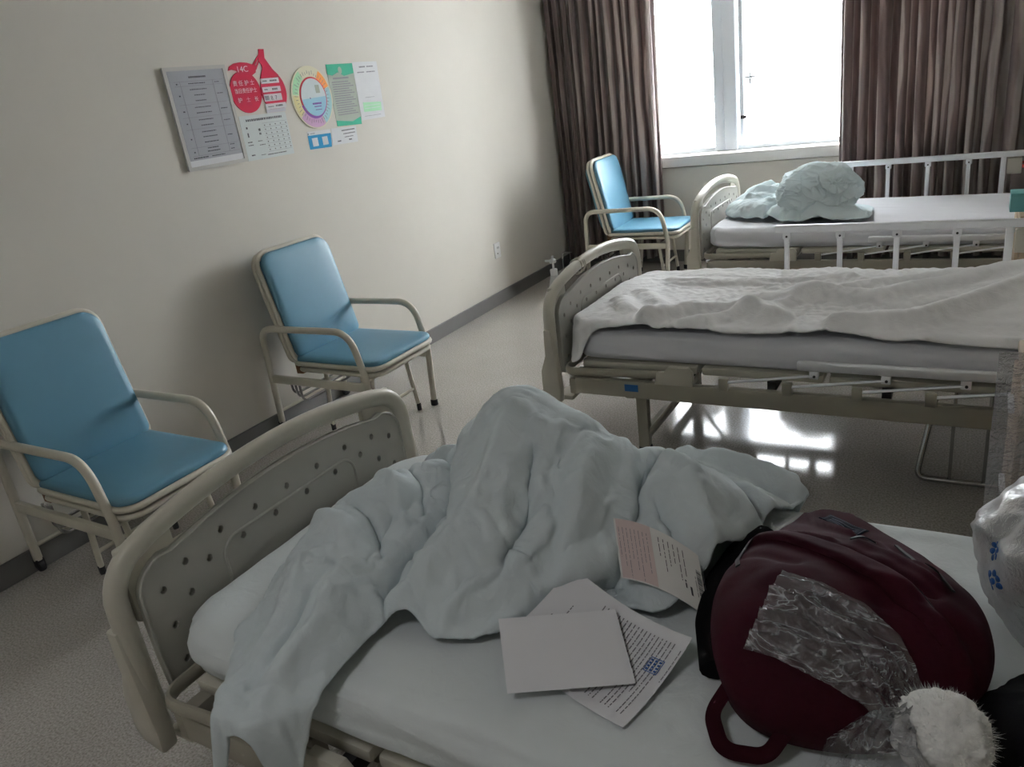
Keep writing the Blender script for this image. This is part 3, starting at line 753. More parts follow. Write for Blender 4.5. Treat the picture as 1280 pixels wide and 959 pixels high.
q3 = drape('quilt', M['quiltb'], (1.76, 2.72, 4.87, 5.72), .009, H3, poly3, frames=24, grow=.14, thick=.009, wob=.012, seed=13, bend=.06, stiff=9, wrk=.008, crease=[(p, a*1.5, w) for p, a, w in CR3])
tag(q3, 'pale aqua quilt bundled into a ball at the foot of the far bed', 'quilt')
# the tightly rolled part: a ball of cloth with spiral layers turning about an axis facing the room
b = bmesh.new(); bmesh.ops.create_icosphere(b, subdivisions=7, radius=1)
ax = V(.50, -.62, .38).normalized(); e1 = ax.orthogonal().normalized(); e2 = ax.cross(e1)
for v in b.verts:
    n = v.co.normalized(); th = math.acos(max(-1, min(1, n.dot(ax)))); ph = math.atan2(n.dot(e2), n.dot(e1))
    w = .9*mnoise.noise(n*1.6+V(3, 1, 2)); s_ = (th*2.3 + ph/(2*PI) + w*.42) % 1
    lay = (s_**1.4)*.24 - .07*math.exp(-((s_-.02)/.06)**2)                      # overlapping layers with sharp lips
    r_ = 1-abs(mnoise.noise(V(th*1.6+w, math.cos(ph)*1.5, math.sin(ph)*1.5)))*2.2; fine = max(0, r_)**2*.06
    r2 = 1-abs(mnoise.noise(n*3.6+V(w*3, 0, 0)))*2.6; fine += max(0, r2)**3*.030
    k = .90+lay*(.35+.65*math.sin(min(PI/2, th)))*(1 if th < 2.3 else .4)+fine+.07*mnoise.noise(n*2.1)
    v.co = V(n.x*.222*k, n.y*.20*k, n.z*.158*k)
    if v.co.z < -.14: v.co.z = -.14
rb = MB().bm(b).build('rolled_end', M['quiltb'], q3, angle=180); rb.location = (2.395, 5.115, .762)
q1 = drape('quilt', M['quilt'], (1.88, 3.04, .60, 1.75), .0075, H1, poly1, frames=28, grow=.10, thick=.009, wob=.010, seed=3, bend=.05, stiff=10, wrk=.009, crease=[(p, a*.50, w*.62) for p, a, w in RIDGES1], post2=settle)
tag(q1, 'pale green white quilt heaped high in rumpled folds on the nearest bed', 'quilt')
# ------------------------------------------------------------------ backpack and bags on the nearest bed
BURG = (.037, .004, .010)
M['burg'] = mat('maroon_canvas', BURG, .85, spec=.12, build=fabric_build(BURG, 700, .75, .25, .08))
M['zip'] = mat('black_zipper', (.012, .011, .013), .5, build=paint_build((.012, .011, .013), 40, .6, .1))
M['blackcloth'] = mat('black_knit', (.008, .008, .009), .95, spec=.1, build=fabric_build((.008, .008, .009), 500, .6, .3, .1))
M['labelb'] = mat('black_woven_label', (.012, .016, .03), .9, spec=.1, build=fabric_build((.02, .025, .04), 900, .6, .3))
M['thread'] = mat('grey_thread', (.10, .11, .14), .9, spec=.1, build=paint_build((.16, .17, .21), 60, .8))
def film(name, col, gl, dif, rough=.12, fk=1.3, glint=0):
    m = bpy.data.materials.new(name); m.use_nodes = True; nt = m.node_tree; nt.nodes.clear()
    out = N(nt, 'ShaderNodeOutputMaterial'); tr = N(nt, 'ShaderNodeBsdfTransparent'); g = N(nt, 'ShaderNodeBsdfGlossy'); d = N(nt, 'ShaderNodeBsdfDiffuse'); tl = N(nt, 'ShaderNodeBsdfTranslucent')
    tr.inputs['Color'].default_value = (*col, 1); g.inputs['Roughness'].default_value = rough; d.inputs['Color'].default_value = (.8, .8, .82, 1); tl.inputs['Color'].default_value = (.7, .7, .72, 1)
    co = objc(nt); n = noise(nt, 55, 4, .6, co, 1.5); bu = N(nt, 'ShaderNodeBump'); bu.inputs['Strength'].default_value = .8; bu.inputs['Distance'].default_value = .004
    nt.links.new(n.outputs['Fac'], bu.inputs['Height'])
    for q in (g, d): nt.links.new(bu.outputs['Normal'], q.inputs['Normal'])
    fr = N(nt, 'ShaderNodeFresnel'); fr.inputs['IOR'].default_value = 1.5; nt.links.new(bu.outputs['Normal'], fr.inputs['Normal'])
    mg = N(nt, 'ShaderNodeMath', operation='MULTIPLY_ADD'); nt.links.new(fr.outputs[0], mg.inputs[0]); mg.inputs[1].default_value = fk; mg.inputs[2].default_value = gl
    mg.use_clamp = True
    a0 = N(nt, 'ShaderNodeMixShader'); a0.inputs[0].default_value = .5; nt.links.new(d.outputs[0], a0.inputs[1]); nt.links.new(tl.outputs[0], a0.inputs[2])
    a = N(nt, 'ShaderNodeMixShader'); a.inputs[0].default_value = dif; a_ = a; nt.links.new(tr.outputs[0], a.inputs[1]); nt.links.new(a0.outputs[0], a.inputs[2])
    b = N(nt, 'ShaderNodeMixShader'); nt.links.new(mg.outputs[0], b.inputs[0]); nt.links.new(a.outputs[0], b.inputs[1]); nt.links.new(g.outputs[0], b.inputs[2])
    if glint:   # white streaks painted in by noise, standing for window glints on the crinkles
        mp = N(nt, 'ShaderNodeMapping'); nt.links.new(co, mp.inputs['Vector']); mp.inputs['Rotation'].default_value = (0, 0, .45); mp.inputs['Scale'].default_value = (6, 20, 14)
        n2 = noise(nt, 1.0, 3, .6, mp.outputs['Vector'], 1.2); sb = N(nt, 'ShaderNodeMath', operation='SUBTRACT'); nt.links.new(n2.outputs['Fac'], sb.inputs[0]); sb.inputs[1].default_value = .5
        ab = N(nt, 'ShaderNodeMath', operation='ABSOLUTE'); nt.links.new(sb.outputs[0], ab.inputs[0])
        rp = ramp(nt, ab.outputs[0], [(0, (glint,)*3), (.012, (glint*.5,)*3), (.05, (dif,)*3)]); nt.links.new(rp.outputs['Color'], a_.inputs[0])
    nt.links.new(b.outputs[0], out.inputs[0]); return m
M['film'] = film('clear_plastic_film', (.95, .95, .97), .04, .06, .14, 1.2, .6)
M['bagfilm'] = film('cloudy_plastic_film', (.9, .9, .9), .02, .40, .28, .5)
bp = empty('backpack', (3.10, 1.22, .606), 0, 'large maroon canvas backpack lying on the nearest bed', 'backpack')
OUTL = [(3.005, 1.575), (3.07, 1.565), (3.14, 1.50), (3.235, 1.40), (3.305, 1.28), (3.325, 1.14), (3.285, 1.02), (3.18, .935), (3.06, .905), (2.975, .925), (2.915, 1.02), (2.882, 1.14), (2.89, 1.27), (2.93, 1.42), (2.965, 1.53)]
OUTL = smooth_poly([(x-3.10, y-1.22) for x, y in OUTL], 3)
OANG = sorted([(math.atan2(y, x), math.hypot(x, y)) for x, y in OUTL]); OA = [a for a, r in OANG]; OR = [r for a, r in OANG]
def orad(a): return float(np.interp(a, OA, OR, period=2*PI))
def crown(x, y): return float(np.interp(y, [-.33, -.2, -.08, .05, .17, .27, .36], [.150, .172, .168, .135, .088, .055, .03]))
def pline(x): return .085 - .72*(x+.15) + .035*math.sin((x+.15)*9)      # mouth of the front pocket
def band(x): return .050+.012*math.sin((x+.1)*12)
def bump_fn(x, y):
    d = pline(x)-y
    k = 1/(1+math.exp(-d/.004)); kk = 1/(1+math.exp((d-band(x))/.004))
    z = .014*k + .019*k*kk                       # pocket and its covering flap
    z += .006*vnoise(x*7+3, y*9, 1) + .005*vnoise(x*16, y*20, 4)
    for (x0, y0, x1, y1, a, w) in ((-.13, .30, -.02, .20, .016, .012), (-.16, .17, -.05, .13, .012, .012), (-.04, .26, .10, .10, -.012, .016), (.0, .14, .14, .0, .012, .012), (.02, .20, .13, .04, .010, .010),
                                   (-.20, .0, -.08, -.06, -.008, .014), (.06, -.12, .18, -.10, -.010, .02), (-.02, .10, .13, -.04, -.016, .010)):
        dx, dy = x1-x0, y1-y0; t = max(0, min(1, ((x-x0)*dx+(y-y0)*dy)/(dx*dx+dy*dy))); q = math.hypot(x-x0-dx*t, y-y0-dy*t)
        z += a*math.exp(-(q/w)**2)
    return z
vs = []; fs = []; na, nr = 150, 72
for j in range(nr+1):
    t = math.sin(j/nr*PI/2)
    for i in range(na):
        a = -PI+2*PI*i/na; r = orad(a)*t; x, y = r*math.cos(a), r*math.sin(a)
        e = max(0, 1-t**3.6)**.5
        sq = 1+.05*math.sin(PI*min(1, e*1.2))    # the sides bulge a little
        vs.append((x*sq, y*sq, .03+(crown(x, y)-.03)*e+bump_fn(x, y)*min(1, e*1.5)))
for j in range(1, 9):
    t = 1-j/8
    for i in range(na):
        a = -PI+2*PI*i/na; r = orad(a)*(t if j > 1 else .985); vs.append((r*math.cos(a), r*math.sin(a), .03*max(0, 1-j/1.5)+.0015))
for j in range(nr+8):
    for i in range(na):
        q = j*na; fs.append((q+i, q+(i+1) % na, q+na+(i+1) % na, q+na+i))
bo = MB().add(vs, fs).build('body', M['burg'], bp, angle=180)
b = bmesh.new(); b.from_mesh(bo.data); bmesh.ops.remove_doubles(b, verts=b.verts, dist=.0003); bmesh.ops.recalc_face_normals(b, faces=b.faces); b.to_mesh(bo.data); b.free()
from mathutils.bvhtree import BVHTree
bvt = BVHTree.FromPolygons([v.co[:] for v in bo.data.vertices], [p.vertices[:] for p in bo.data.polygons])
def on_bag(x, y, off=.002):
    h = bvt.ray_cast(V(x, y, 1), V(0, 0, -1)); return V(x, y, (h[0].z if h[0] else .03)+off)
def strip(name, pts, w, mt, parent, off=.002, th=.0035):
    """flat tape following the bag"""
    m = MB(); P = [V(*p) for p in pts]; vs = []
    for i, p in enumerate(P):
        t = (P[min(i+1, len(P)-1)]-P[max(i-1, 0)]).normalized(); s_ = V(-t.y, t.x)
        for k in (-1, 1):
            q = p+s_*k*w/2; g = on_bag(q.x, q.y, off); vs += [g, g+V(0, 0, th)]
    fs = []
    for i in range(len(P)-1):
        a = i*4; b_ = a+4
        fs += [(a+1, a+3, b_+3, b_+1), (a, b_, b_+2, a+2), (a, a+1, b_+1, b_), (a+2, b_+2, b_+3, a+3)]
    fs += [(0, 2, 3, 1), (len(vs)-4, len(vs)-3, len(vs)-1, len(vs)-2)]
    return m.add(vs, fs).build(name, mt, parent)
xs = [-.150+.30*k/30 for k in range(31)]
strip('pocket_zipper', [(x, pline(x)+.007) for x in xs[10:]], .012, M['zip'], bp)
strip('side_zipper', [(-.165, .10), (-.185, .06), (-.192, .02), (-.190, -.02), (-.178, -.06)], .008, M['zip'], bp)
strip('main_zipper', [(.06+.10*k/14, .19-.19*k/14) for k in range(15)], .006, M['zip'], bp)
strip('seam', [(x, pline(x)-band(x)-.003) for x in xs], .003, M['burg'], bp, off=.001, th=.002)
strip('zipper_pull', [(-.015+.045*k/6, .135-.0006*k) for k in range(7)], .005, M['zip'], bp, off=.006)
lv = empty('woven_label', (0, 0, 0)); lv.parent = bp
def label_patch(x0, y0, x1, y1, w, th, mt, nm, off):
    dx, dy = x1-x0, y1-y0; L = math.hypot(dx, dy); n = V(-dy/L, dx/L); m = MB(); vs = []
    for i in range(9):
        for j in range(4):
            p = V(x0+dx*i/8, y0+dy*i/8)+n*w*(j/3-.5); g = on_bag(p.x, p.y, 0); vs.append((g.x, g.y, g.z+off))
    fs = [(i*4+j, i*4+j+1, i*4+j+5, i*4+j+4) for i in range(8) for j in range(3)]
    o = m.add(vs, fs).build(nm, mt, lv); so = o.modifiers.new('s', 'SOLIDIFY'); so.thickness = th; so.offset = 1; return o
LA, LB = V(-.088, .305), V(-.005, .252); ld_ = (LB-LA).normalized(); ln_ = V(-ld_.y, ld_.x)
def lpatch(u0, v0, u1, v1, w, th, mt, nm, off):
    p, q = LA+ld_*u0+ln_*v0, LA+ld_*u1+ln_*v1; return label_patch(p.x, p.y, q.x, q.y, w, th, mt, nm, off)
lpatch(0, 0, .098, 0, .036, .002, M['labelb'], 'patch', .003)
for v in (-.0145, .0145): lpatch(.004, v, .094, v, .0014, .0006, M['thread'], 'stitching', .0055)
for u in (.004, .0925): lpatch(u, 0, u+.0015, 0, .029, .0006, M['thread'], 'stitching', .0055)
for v, u1 in ((.006, .075), (-.001, .08), (-.007, .060)): lpatch(.014, v, u1, v, .0022, .0005, M['thread'], 'stitching', .0055)
# haul loop at the top edge, bottom webbing loop, shoulder strap
MB().tube(rpath([(-.085, .335, .03), (-.095, .366, .02), (-.045, .372, .02), (-.03, .335, .03)], .02, 5), .009, 8, rz=.003).build('haul_loop', M['burg'], bp)
lp = rpath([(-.14, -.24, .05), (-.165, -.29, .012), (-.13, -.352, .008), (-.065, -.340, .010), (-.035, -.285, .05)], .035, 8)
MB().tube(lp, .013, 8, rz=.0028).build('webbing_loop', M['burg'], bp)
sp = rpath([(-.19, .22, .03), (-.225, .14, .03), (-.238, .02, .03), (-.222, -.09, .025), (-.18, -.20, .02)], .12, 8)
MB().tube(sp, .030, 12, rz=.022).build('shoulder_strap', M['blackcloth'], bp)

# black garment bundled at the near right corner of the bed
def HB(X, Y):
    f = np.full_like(X, ZT)
    S = lambda *p: capsule(X, Y, p, ZT-.01)
    for l in (S((3.36, 1.04, .66, .09), (3.46, 1.0, .70, .13), (3.62, .96, .68, .13)), S((3.42, .86, .67, .09), (3.55, .84, .69, .10))): f = np.maximum(f, l)
    return np.where(Y < .735, f-.2*np.clip((.735-Y)/.03, 0, 1), f)
jk = drape('jacket', M['blackcloth'], (3.10, 3.72, .70, 1.22), .012, HB, [(3.13, .745), (3.18, .86), (3.27, .945), (3.32, 1.05), (3.37, 1.19), (3.66, 1.19), (3.70, .9), (3.68, .76), (3.4, .75)], frames=20, grow=.15, thick=.012, wob=.02, seed=21, bend=.3)
tag(jk, 'black garment bundled beside the maroon backpack at the near right corner', 'jacket')

# clear film bag lying over the backpack, its lower part round a white fluffy lump
def crinkled(name, A, B, n, m, mt, amp, seed, mid=None, parent=None, clampz=None):
    """lofted film between polylines A and B (world), with sharp crinkles along it"""
    def samp(P, t):
        t *= len(P)-1; i = min(int(t), len(P)-2); f = t-i; f = f*f*(3-2*f); return Vector(P[i]).lerp(Vector(P[i+1]), t-i)
    vs = []
    for i in range(n+1):
        for j in range(m+1):
            a, b_ = samp(A, i/n), samp(B, i/n); p = a.lerp(b_, j/m)
            w = math.sin(PI*j/m)
            c = 1-abs(2*((j/m*4.3+.25*vnoise(i*.06, seed, j*.05)) % 1)-1)
            k = 1-abs(vnoise(j*.16, i*.035, seed))*3
            sh = max(0, c-.55)/.45; s2 = max(0, 1-abs(vnoise(j*.5+i*.12, i*.10-j*.2, seed+2))*5)
            p.z += (amp*(.35*c+.9*sh*sh+.45*max(0, k)+.5*s2) + .6*amp*vnoise(j*.3, i*.09, seed+4))*(.3+w) + (mid or 0)*w
            if clampz: p.z = clampz(p)
            vs.append(p[:])
    fs = [(i*(m+1)+j, i*(m+1)+j+1, (i+1)*(m+1)+j+1, (i+1)*(m+1)+j) for i in range(n) for j in range(m)]
    return MB().add(vs, fs).build(name, mt, parent, angle=180)
fb = empty('clear_plastic_bag', (3.1, 1.0, .606), label='clear thin plastic bag twisted over the front of the maroon backpack', cat='plastic bag')
inv = Matrix.Translation((-3.1, -1.0, -.606))
def bagz(x, y):
    h = bvt.ray_cast(V(x-3.10, y-1.22, 1), V(0, 0, -1)); return (h[0].z if h[0] else .0)
def over(pts): return [(x-3.1, y-1.0, max(bagz(x, y)+.012, (z or 0)-.606)) for x, y, z in pts]
A = over([(3.012, 1.10, 0), (3.08, 1.085, 0), (3.145, 1.062, 0), (3.195, 1.03, 0), (3.22, .98, .765), (3.235, .925, .755), (3.245, .885, .74)])
B = over([(2.982, .96, 0), (3.03, .95, 0), (3.07, .94, 0), (3.115, .932, .735), (3.15, .915, .735), (3.185, .89, .735), (3.21, .87, .73)])
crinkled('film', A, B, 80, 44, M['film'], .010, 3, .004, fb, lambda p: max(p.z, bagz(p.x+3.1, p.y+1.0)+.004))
A2 = [(.14, -.14, .13), (.125, -.10, .115), (.08, -.09, .10), (.035, -.13, .06), (.01, -.18, .02)]
A2 = [(.105, -.10, .125), (.06, -.10, .12), (.02, -.13, .09), (.0, -.19, .03), (-.01, -.24, .01)]
B2 = [(.135, -.13, .13), (.14, -.17, .14), (.16, -.22, .12), (.16, -.27, .08), (.15, -.31, .02)]
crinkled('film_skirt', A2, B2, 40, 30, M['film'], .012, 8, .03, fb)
M['fluff'] = mat('white_fluff', (.88, .87, .84), .95, spec=.1, build=paint_build((.88, .87, .84), 60, .85, .6))
b = bmesh.new(); bmesh.ops.create_icosphere(b, subdivisions=5, radius=.056)
for v in b.verts:
    p = v.co.copy(); v.co *= 1+.10*vnoise(p.x*40, p.y*40, p.z*40)+.13*abs(vnoise(p.x*90, p.y*90, p.z*90))+.08*vnoise(p.x*220, p.y*220, p.z*220)
pm = MB().bm(b).build('fluffy_pompom', M['fluff'], None, angle=180); pm.location = (3.258, .895, .735); pm.rotation_euler = (0, 0, .4)
tag(pm, 'white fluffy pompom lying at the lower right corner of the backpack', 'pompom')
r = random.Random(4); hm = MB()
for k in range(5000):
    a = V(r.gauss(0, 1), r.gauss(0, 1), r.gauss(0, 1)).normalized(); t = a.orthogonal().normalized()*.0005
    tip = a*(.0575+r.uniform(0, .006))+V(r.gauss(0, .004), r.gauss(0, .004), r.gauss(0, .004)); c0 = a*.052
    s2 = a.cross(t)
    hm.add([c0+t, c0-t*.5+s2*.8, c0-t*.5-s2*.8, tip], [(0, 1, 3), (1, 2, 3), (2, 0, 3)])
fz = hm.build('fuzz', M['fluff'], pm); fz['kind'] = 'stuff'

# cloudy carrier bag with things inside at the right edge of the bed
cb = empty('carrier_bag', (3.49, 1.385, .606), label='cloudy white plastic carrier bag with blue prints at the right edge of the nearest bed', cat='plastic bag')
vs = []; fs = []; nn, mm_ = 110, 60
for j in range(mm_+1):
    t = j/mm_
    R = .165*(math.sin(PI*min(1, t*1.05)*.62+.45))**.8 if t < .72 else .0
    R = np.interp(t, [0, .06, .2, .4, .6, .75, .85, .93, 1], [.13, .165, .185, .20, .195, .16, .11, .065, .10])
    z = np.interp(t, [0, .06, .2, .4, .6, .75, .85, .93, 1], [.002, .006, .05, .12, .18, .225, .25, .275, .33])
    for i in range(nn):
        a = 2*PI*i/nn; f = (1-abs(2*((a*9/(2*PI)+.35*vnoise(math.cos(a)*2, math.sin(a)*2, t*2)) % 1)-1))
        g = 1+.05*vnoise(math.cos(a)*3, math.sin(a)*3, t*5)+(f-.5)*(.05+.35*max(0, t-.45))+.03*vnoise(math.cos(a)*9, math.sin(a)*9, t*14)
        vs.append((R*g*math.cos(a), R*g*math.sin(a)*.95, max(.001, z+.012*vnoise(math.cos(a)*4, math.sin(a)*4, t*7+5)*(t > .1)+(.035*vnoise(math.cos(a)*2.5, math.sin(a)*2.5, 9) if t > .9 else 0))))
for j in range(mm_):
    for i in range(nn): fs.append((j*nn+i, j*nn+(i+1) % nn, (j+1)*nn+(i+1) % nn, (j+1)*nn+i))
fs.append(tuple(range(nn))[::-1])
MB().add(vs, fs).build('bag_skin', M['bagfilm'], cb, angle=180)
M['cont1'] = mat('brown_parcel', (.16, .10, .06), .6, build=paint_build((.16, .10, .06), 12, .7))
M['cont2'] = mat('green_cloth', (.10, .16, .14), .8, build=fabric_build((.10, .16, .14), 200, .7, .2))
M['cont3'] = mat('orange_fruit', (.55, .24, .05), .5, build=paint_build((.55, .24, .05), 30, .9))
M['cont4'] = mat('grey_cloth', (.20, .19, .19), .8, build=fabric_build((.20, .19, .19), 200, .7, .2))
for nm, mt, c_, s_ in (('parcel', 'cont1', (-.03, -.05, .045), (.075, .06, .042)), ('towel', 'cont2', (.0, .03, .125), (.075, .07, .042)), ('fruit', 'cont3', (-.07, -.09, .11), (.034, .034, .034)), ('clothes', 'cont4', (-.05, .02, .055), (.09, .09, .05))):
    b = bmesh.new(); bmesh.ops.create_icosphere(b, subdivisions=4, radius=1)
    for v in b.verts:
        p = v.co.copy(); q = V(*[math.copysign(abs(k)**(1 if nm == 'fruit' else .7), k) for k in p]); v.co = V(q.x*s_[0], q.y*s_[1], q.z*s_[2])*(1+(.0 if nm == 'fruit' else .12)*vnoise(p.x*3, p.y*3, p.z*3))+V(*c_)
    MB().bm(b).build(nm, M[mt], cb, angle=180)
M['print'] = mat('blue_print', (.02, .12, .42), .5, build=paint_build((.02, .12, .42), 60, .8))
sk = BVHTree.FromPolygons([Vector(v) for v in vs], [f for f in fs[:-1]])
def bag_mark(az, z, size, mt):
    """small flower like print on the skin, built from petals"""
    m = MB(); d = V(math.cos(az), math.sin(az), 0); side = V(-d.y, d.x, 0)
    for k in range(7):
        a = 2*PI*k/7; rr = 0 if k == 6 else size
        cx, cz = rr*math.cos(a), rr*math.sin(a)
        ring = []
        for j in range(8):
            u = cx+size*.42*math.cos(2*PI*j/8); w = z+cz+size*.42*math.sin(2*PI*j/8)
            h = sk.ray_cast(d*.6+side*u+V(0, 0, w), -d); p = h[0] if h[0] else d*.15+V(0, 0, w); ring.append(p+d*.0025)
        m.add(ring, [tuple(range(8))])
    o = m.build('print', mt, cb); so = o.modifiers.new('s', 'SOLIDIFY'); so.thickness = .0006; return o
bag_mark(math.radians(205), .165, .013, M['print']); bag_mark(math.radians(212), .125, .014, M['print'])
# ------------------------------------------------------------------ papers on the nearest bed
M['paper'] = mat('white_paper', (.74, .74, .76), .7, build=paint_build((.74, .74, .76), 6, .98, .02))
M['paper2'] = mat('cream_paper', (.70, .69, .66), .7, build=paint_build((.70, .69, .66), 6, .98, .02))
M['pink'] = mat('pink_paper', (.62, .50, .48), .7, build=paint_build((.62, .50, .48), 6, .96, .02))
M['ink'] = mat('black_ink', (.05, .05, .06), .7, build=paint_build((.05, .05, .06), 60, .8, 0))
M['inkg'] = mat('grey_ink', (.22, .22, .24), .7, build=paint_build((.22, .22, .24), 60, .8, 0))
M['stamp'] = mat('blue_stamp_ink', (.05, .14, .42), .7, build=paint_build((.05, .14, .42), 60, .8, 0))
def trees(objs):
    dg = bpy.context.evaluated_depsgraph_get(); out = []
    for o in objs:
        e = o.evaluated_get(dg); me = e.to_mesh(); out.append(BVHTree.FromPolygons([o.matrix_world @ v.co for v in me.vertices], [p.vertices[:] for p in me.polygons])); e.to_mesh_clear()
    return out
bpy.context.view_layer.update()
mt0 = [o for o in bpy.data.objects if o.name == 'mattress'][0]
SURF = trees([mt0, q1])
def top_z(x, y):
    z = .5
    for t in SURF:
        h = t.ray_cast(V(x, y, 1.4), V(0, 0, -1))
        if h[0]: z = max(z, h[0].z)
    return z
class Sheet:
    """a sheet of paper laid over what is below it: local (u,v) in metres -> world, stiff quadratic bend"""
    def __init__(s, name, o, du, w, dv, h, label, cat, mt, zfix=None, lift=.004, n=20, under=None, stiff=0):
        s.o, s.du, s.dv, s.w, s.h = V(*o), V(*du).normalized(), V(*dv).normalized(), w, h
        K = 21; G = np.zeros((K, K))
        for i in range(K):
            for j in range(K):
                p = s.o+s.du*(i/(K-1)*w)+s.dv*(j/(K-1)*h); z = top_z(p.x, p.y)
                if under: z = max(z, under(p.x, p.y))
                G[i, j] = z+lift
        Zs = G.copy()
        for it in range(60):      # stiff sheet settling on what is below it
            P = np.pad(Zs, 1, mode='reflect', reflect_type='odd')
            B_ = (P[:-2, 1:-1]+P[2:, 1:-1]+P[1:-1, :-2]+P[1:-1, 2:]+P[:-2, :-2]+P[2:, 2:]+P[:-2, 2:]+P[2:, :-2])/8
            Zs = np.maximum(B_-.0002, G)
        for it in range(3):
            P = np.pad(Zs, 1, mode='reflect', reflect_type='odd'); Zs = np.maximum((P[:-2, 1:-1]+P[2:, 1:-1]+P[1:-1, :-2]+P[1:-1, 2:])/4, G)
        if stiff:      # card like sheet: nearly flat, resting on the high spots
            uu, vv = np.meshgrid(np.linspace(0, 1, K), np.linspace(0, 1, K), indexing='ij')
            A = np.stack([np.ones(K*K), uu.ravel(), vv.ravel(), uu.ravel()**2*(stiff < 2), vv.ravel()**2*(stiff < 2)], 1)
            c = np.linalg.lstsq(A, Zs.ravel(), rcond=None)[0]; Q = (A@c).reshape(K, K); Zs = Q+max(0, np.percentile(G-Q, 97))
        s.G = Zs; s.K = K
        s.root = empty(name, tuple(s.pt(.5*w, .5*h, 0)), label=label, cat=cat)
        s.k = s.root.location.copy()
        s.patch('sheet', 0, w, 0, h, 0, mt, n, th=.0006)
    def zz(s, u, v):
        a, b = min(max(u/s.w, 0), .9999)*(s.K-1), min(max(v/s.h, 0), .9999)*(s.K-1); i, j = int(a), int(b); f, g = a-i, b-j
        G = s.G; return float(G[i, j]*(1-f)*(1-g)+G[i+1, j]*f*(1-g)+G[i, j+1]*(1-f)*g+G[i+1, j+1]*f*g)
    def pt(s, u, v, off):
        p = s.o+s.du*u+s.dv*v; return V(p.x, p.y, s.zz(u, v)+off)
    def patch(s, nm, u0, u1, v0, v1, off, mt, n=1, th=.0, mb=None, m=None):
        m = m or n; g = mb or MB(); vs = []
        for i in range(n+1):
            for j in range(m+1): vs.append(s.pt(u0+(u1-u0)*i/n, v0+(v1-v0)*j/m, off)-s.k)
        if th:
            q = len(vs); vs += [p-V(0, 0, th) for p in vs]
        fs = [(i*(m+1)+j, i*(m+1)+j+1, (i+1)*(m+1)+j+1, (i+1)*(m+1)+j) for i in range(n) for j in range(m)]
        if th:
            fs += [(a[0]+q, a[3]+q, a[2]+q, a[1]+q) for a in list(fs)]
            per = [i*(m+1) for i in range(n+1)]+[n*(m+1)+j for j in range(1, m+1)]+[i*(m+1)+m for i in range(n-1, -1, -1)]+[j for j in range(m-1, 0, -1)]
            fs += [(per[k], per[(k+1) % len(per)], per[(k+1) % len(per)]+q, per[k]+q) for k in range(len(per))]
        g.add(vs, fs)
        if mb is None: return g.build(nm, mt, s.root)
    def lines(s, nm, rows, mt, seed=1, off=.0012):
        """rows = (v, height, u0, u1): printed lines broken into words"""
        r = random.Random(seed); g = MB()
        for (v, hh, u0, u1) in rows:
            u = u0
            while u < u1:
                w = min(r.uniform(.004, .016), u1-u); s.patch(nm, u, u+w, v, v+hh, off, None, mb=g); u += w+r.uniform(.0012, .0035)
        o = g.build(nm, mt, s.root); return o
# printed page: long side u runs to the right edge, v toward the camera
doc = Sheet('printed_page', (2.592, 1.135), (.965, -.26), .282, (-.26, -.965), .21, 'printed document with a blue stamp lying partly under the blank folded sheet', 'document', M['paper'], stiff=1)
rows = [(.03+.0*k, .003, 0, 0) for k in range(0)]
g = MB()
# text columns run across the page (lines parallel to v): rows along u
def col_lines(sh, nm, cols, mt, seed, off=.0013):
    r = random.Random(seed); g = MB()
    for (u, ww, v0, v1) in cols:
        v = v0
        while v < v1:
            w = min(r.uniform(.003, .013), v1-v); sh.patch(nm, u, u+ww, v, v+w, off, None, mb=g); v += w+r.uniform(.001, .0028)
    return g.build(nm, mt, sh.root)
cols = [(.030, .0022, .10, .19), (.050, .0022, .06, .16), (.066, .0018, .09, .15)] + [(.100+.0088*k, .0022, .022, .188 if k % 4 else .14) for k in range(19)] + [(.276, .0018, .03, .10)]
col_lines(doc, 'printed_text', cols, M['inkg'], 5)
g = MB()
for k, (u, v, a, b_) in enumerate([(.235, .060, .0015, .030), (.262, .060, .0015, .030), (.235, .060, .0285, .0015), (.235, .089, .0285, .0015), (.247, .062, .0012, .026)]): doc.patch('s', u, u+a, v, v+b_, .002, None, mb=g)
for i in range(3):
    for j in range(4): doc.patch('s', .2375+i*.0086, .2425+i*.0086, .0635+j*.0065, .0675+j*.0065, .002, None, mb=g)
g.build('blue_stamp', M['stamp'], doc.root)
def docz(x, y):
    p = V(x, y)-doc.o; M2 = Matrix(((doc.du.x, doc.dv.x), (doc.du.y, doc.dv.y))).inverted(); q = M2 @ p
    return doc.zz(q.x, q.y) if -.01 < q.x < .307 and -.01 < q.y < .22 else 0
bl_ = Sheet('folded_sheet', (2.514, .965), (.86, .51), .225, (.57, -.82), .155, 'blank white folded sheet lying on top of the printed document', 'paper', M['paper'], under=docz, lift=.006, stiff=2)
bl_.patch('under_leaf', .003, .222, .002, .152, -.0022, M['paper'], 10, th=.0005)
rc = Sheet('receipt', (2.646, 1.236), (.995, .02), .176, (.48, -.87), .092, 'pink and white receipt with a barcode lying on the heaped quilt', 'receipt', M['paper2'], lift=.006, stiff=1)
rc.patch('pink_half', .004, .078, .001, .091, .0012, M['pink'], 4, th=0)
col_lines(rc, 'printed_text', [(.008+.0085*k, .0012, .014, .06+.03*((k*7) % 3)/2) for k in range(8)], M['inkg'], 9, .002)
col_lines(rc, 'printed_text', [(.092+.0098*k, .0015, .012, .04+.02*((k*5) % 3)/2) for k in range(6)]+[(.137, .0028, .056, .068), (.146, .004, .062, .076), (.160, .0012, .04, .07), (.178, .0012, .02, .09)], M['ink'], 11, .002)
r = random.Random(3); g = MB(); v = .028
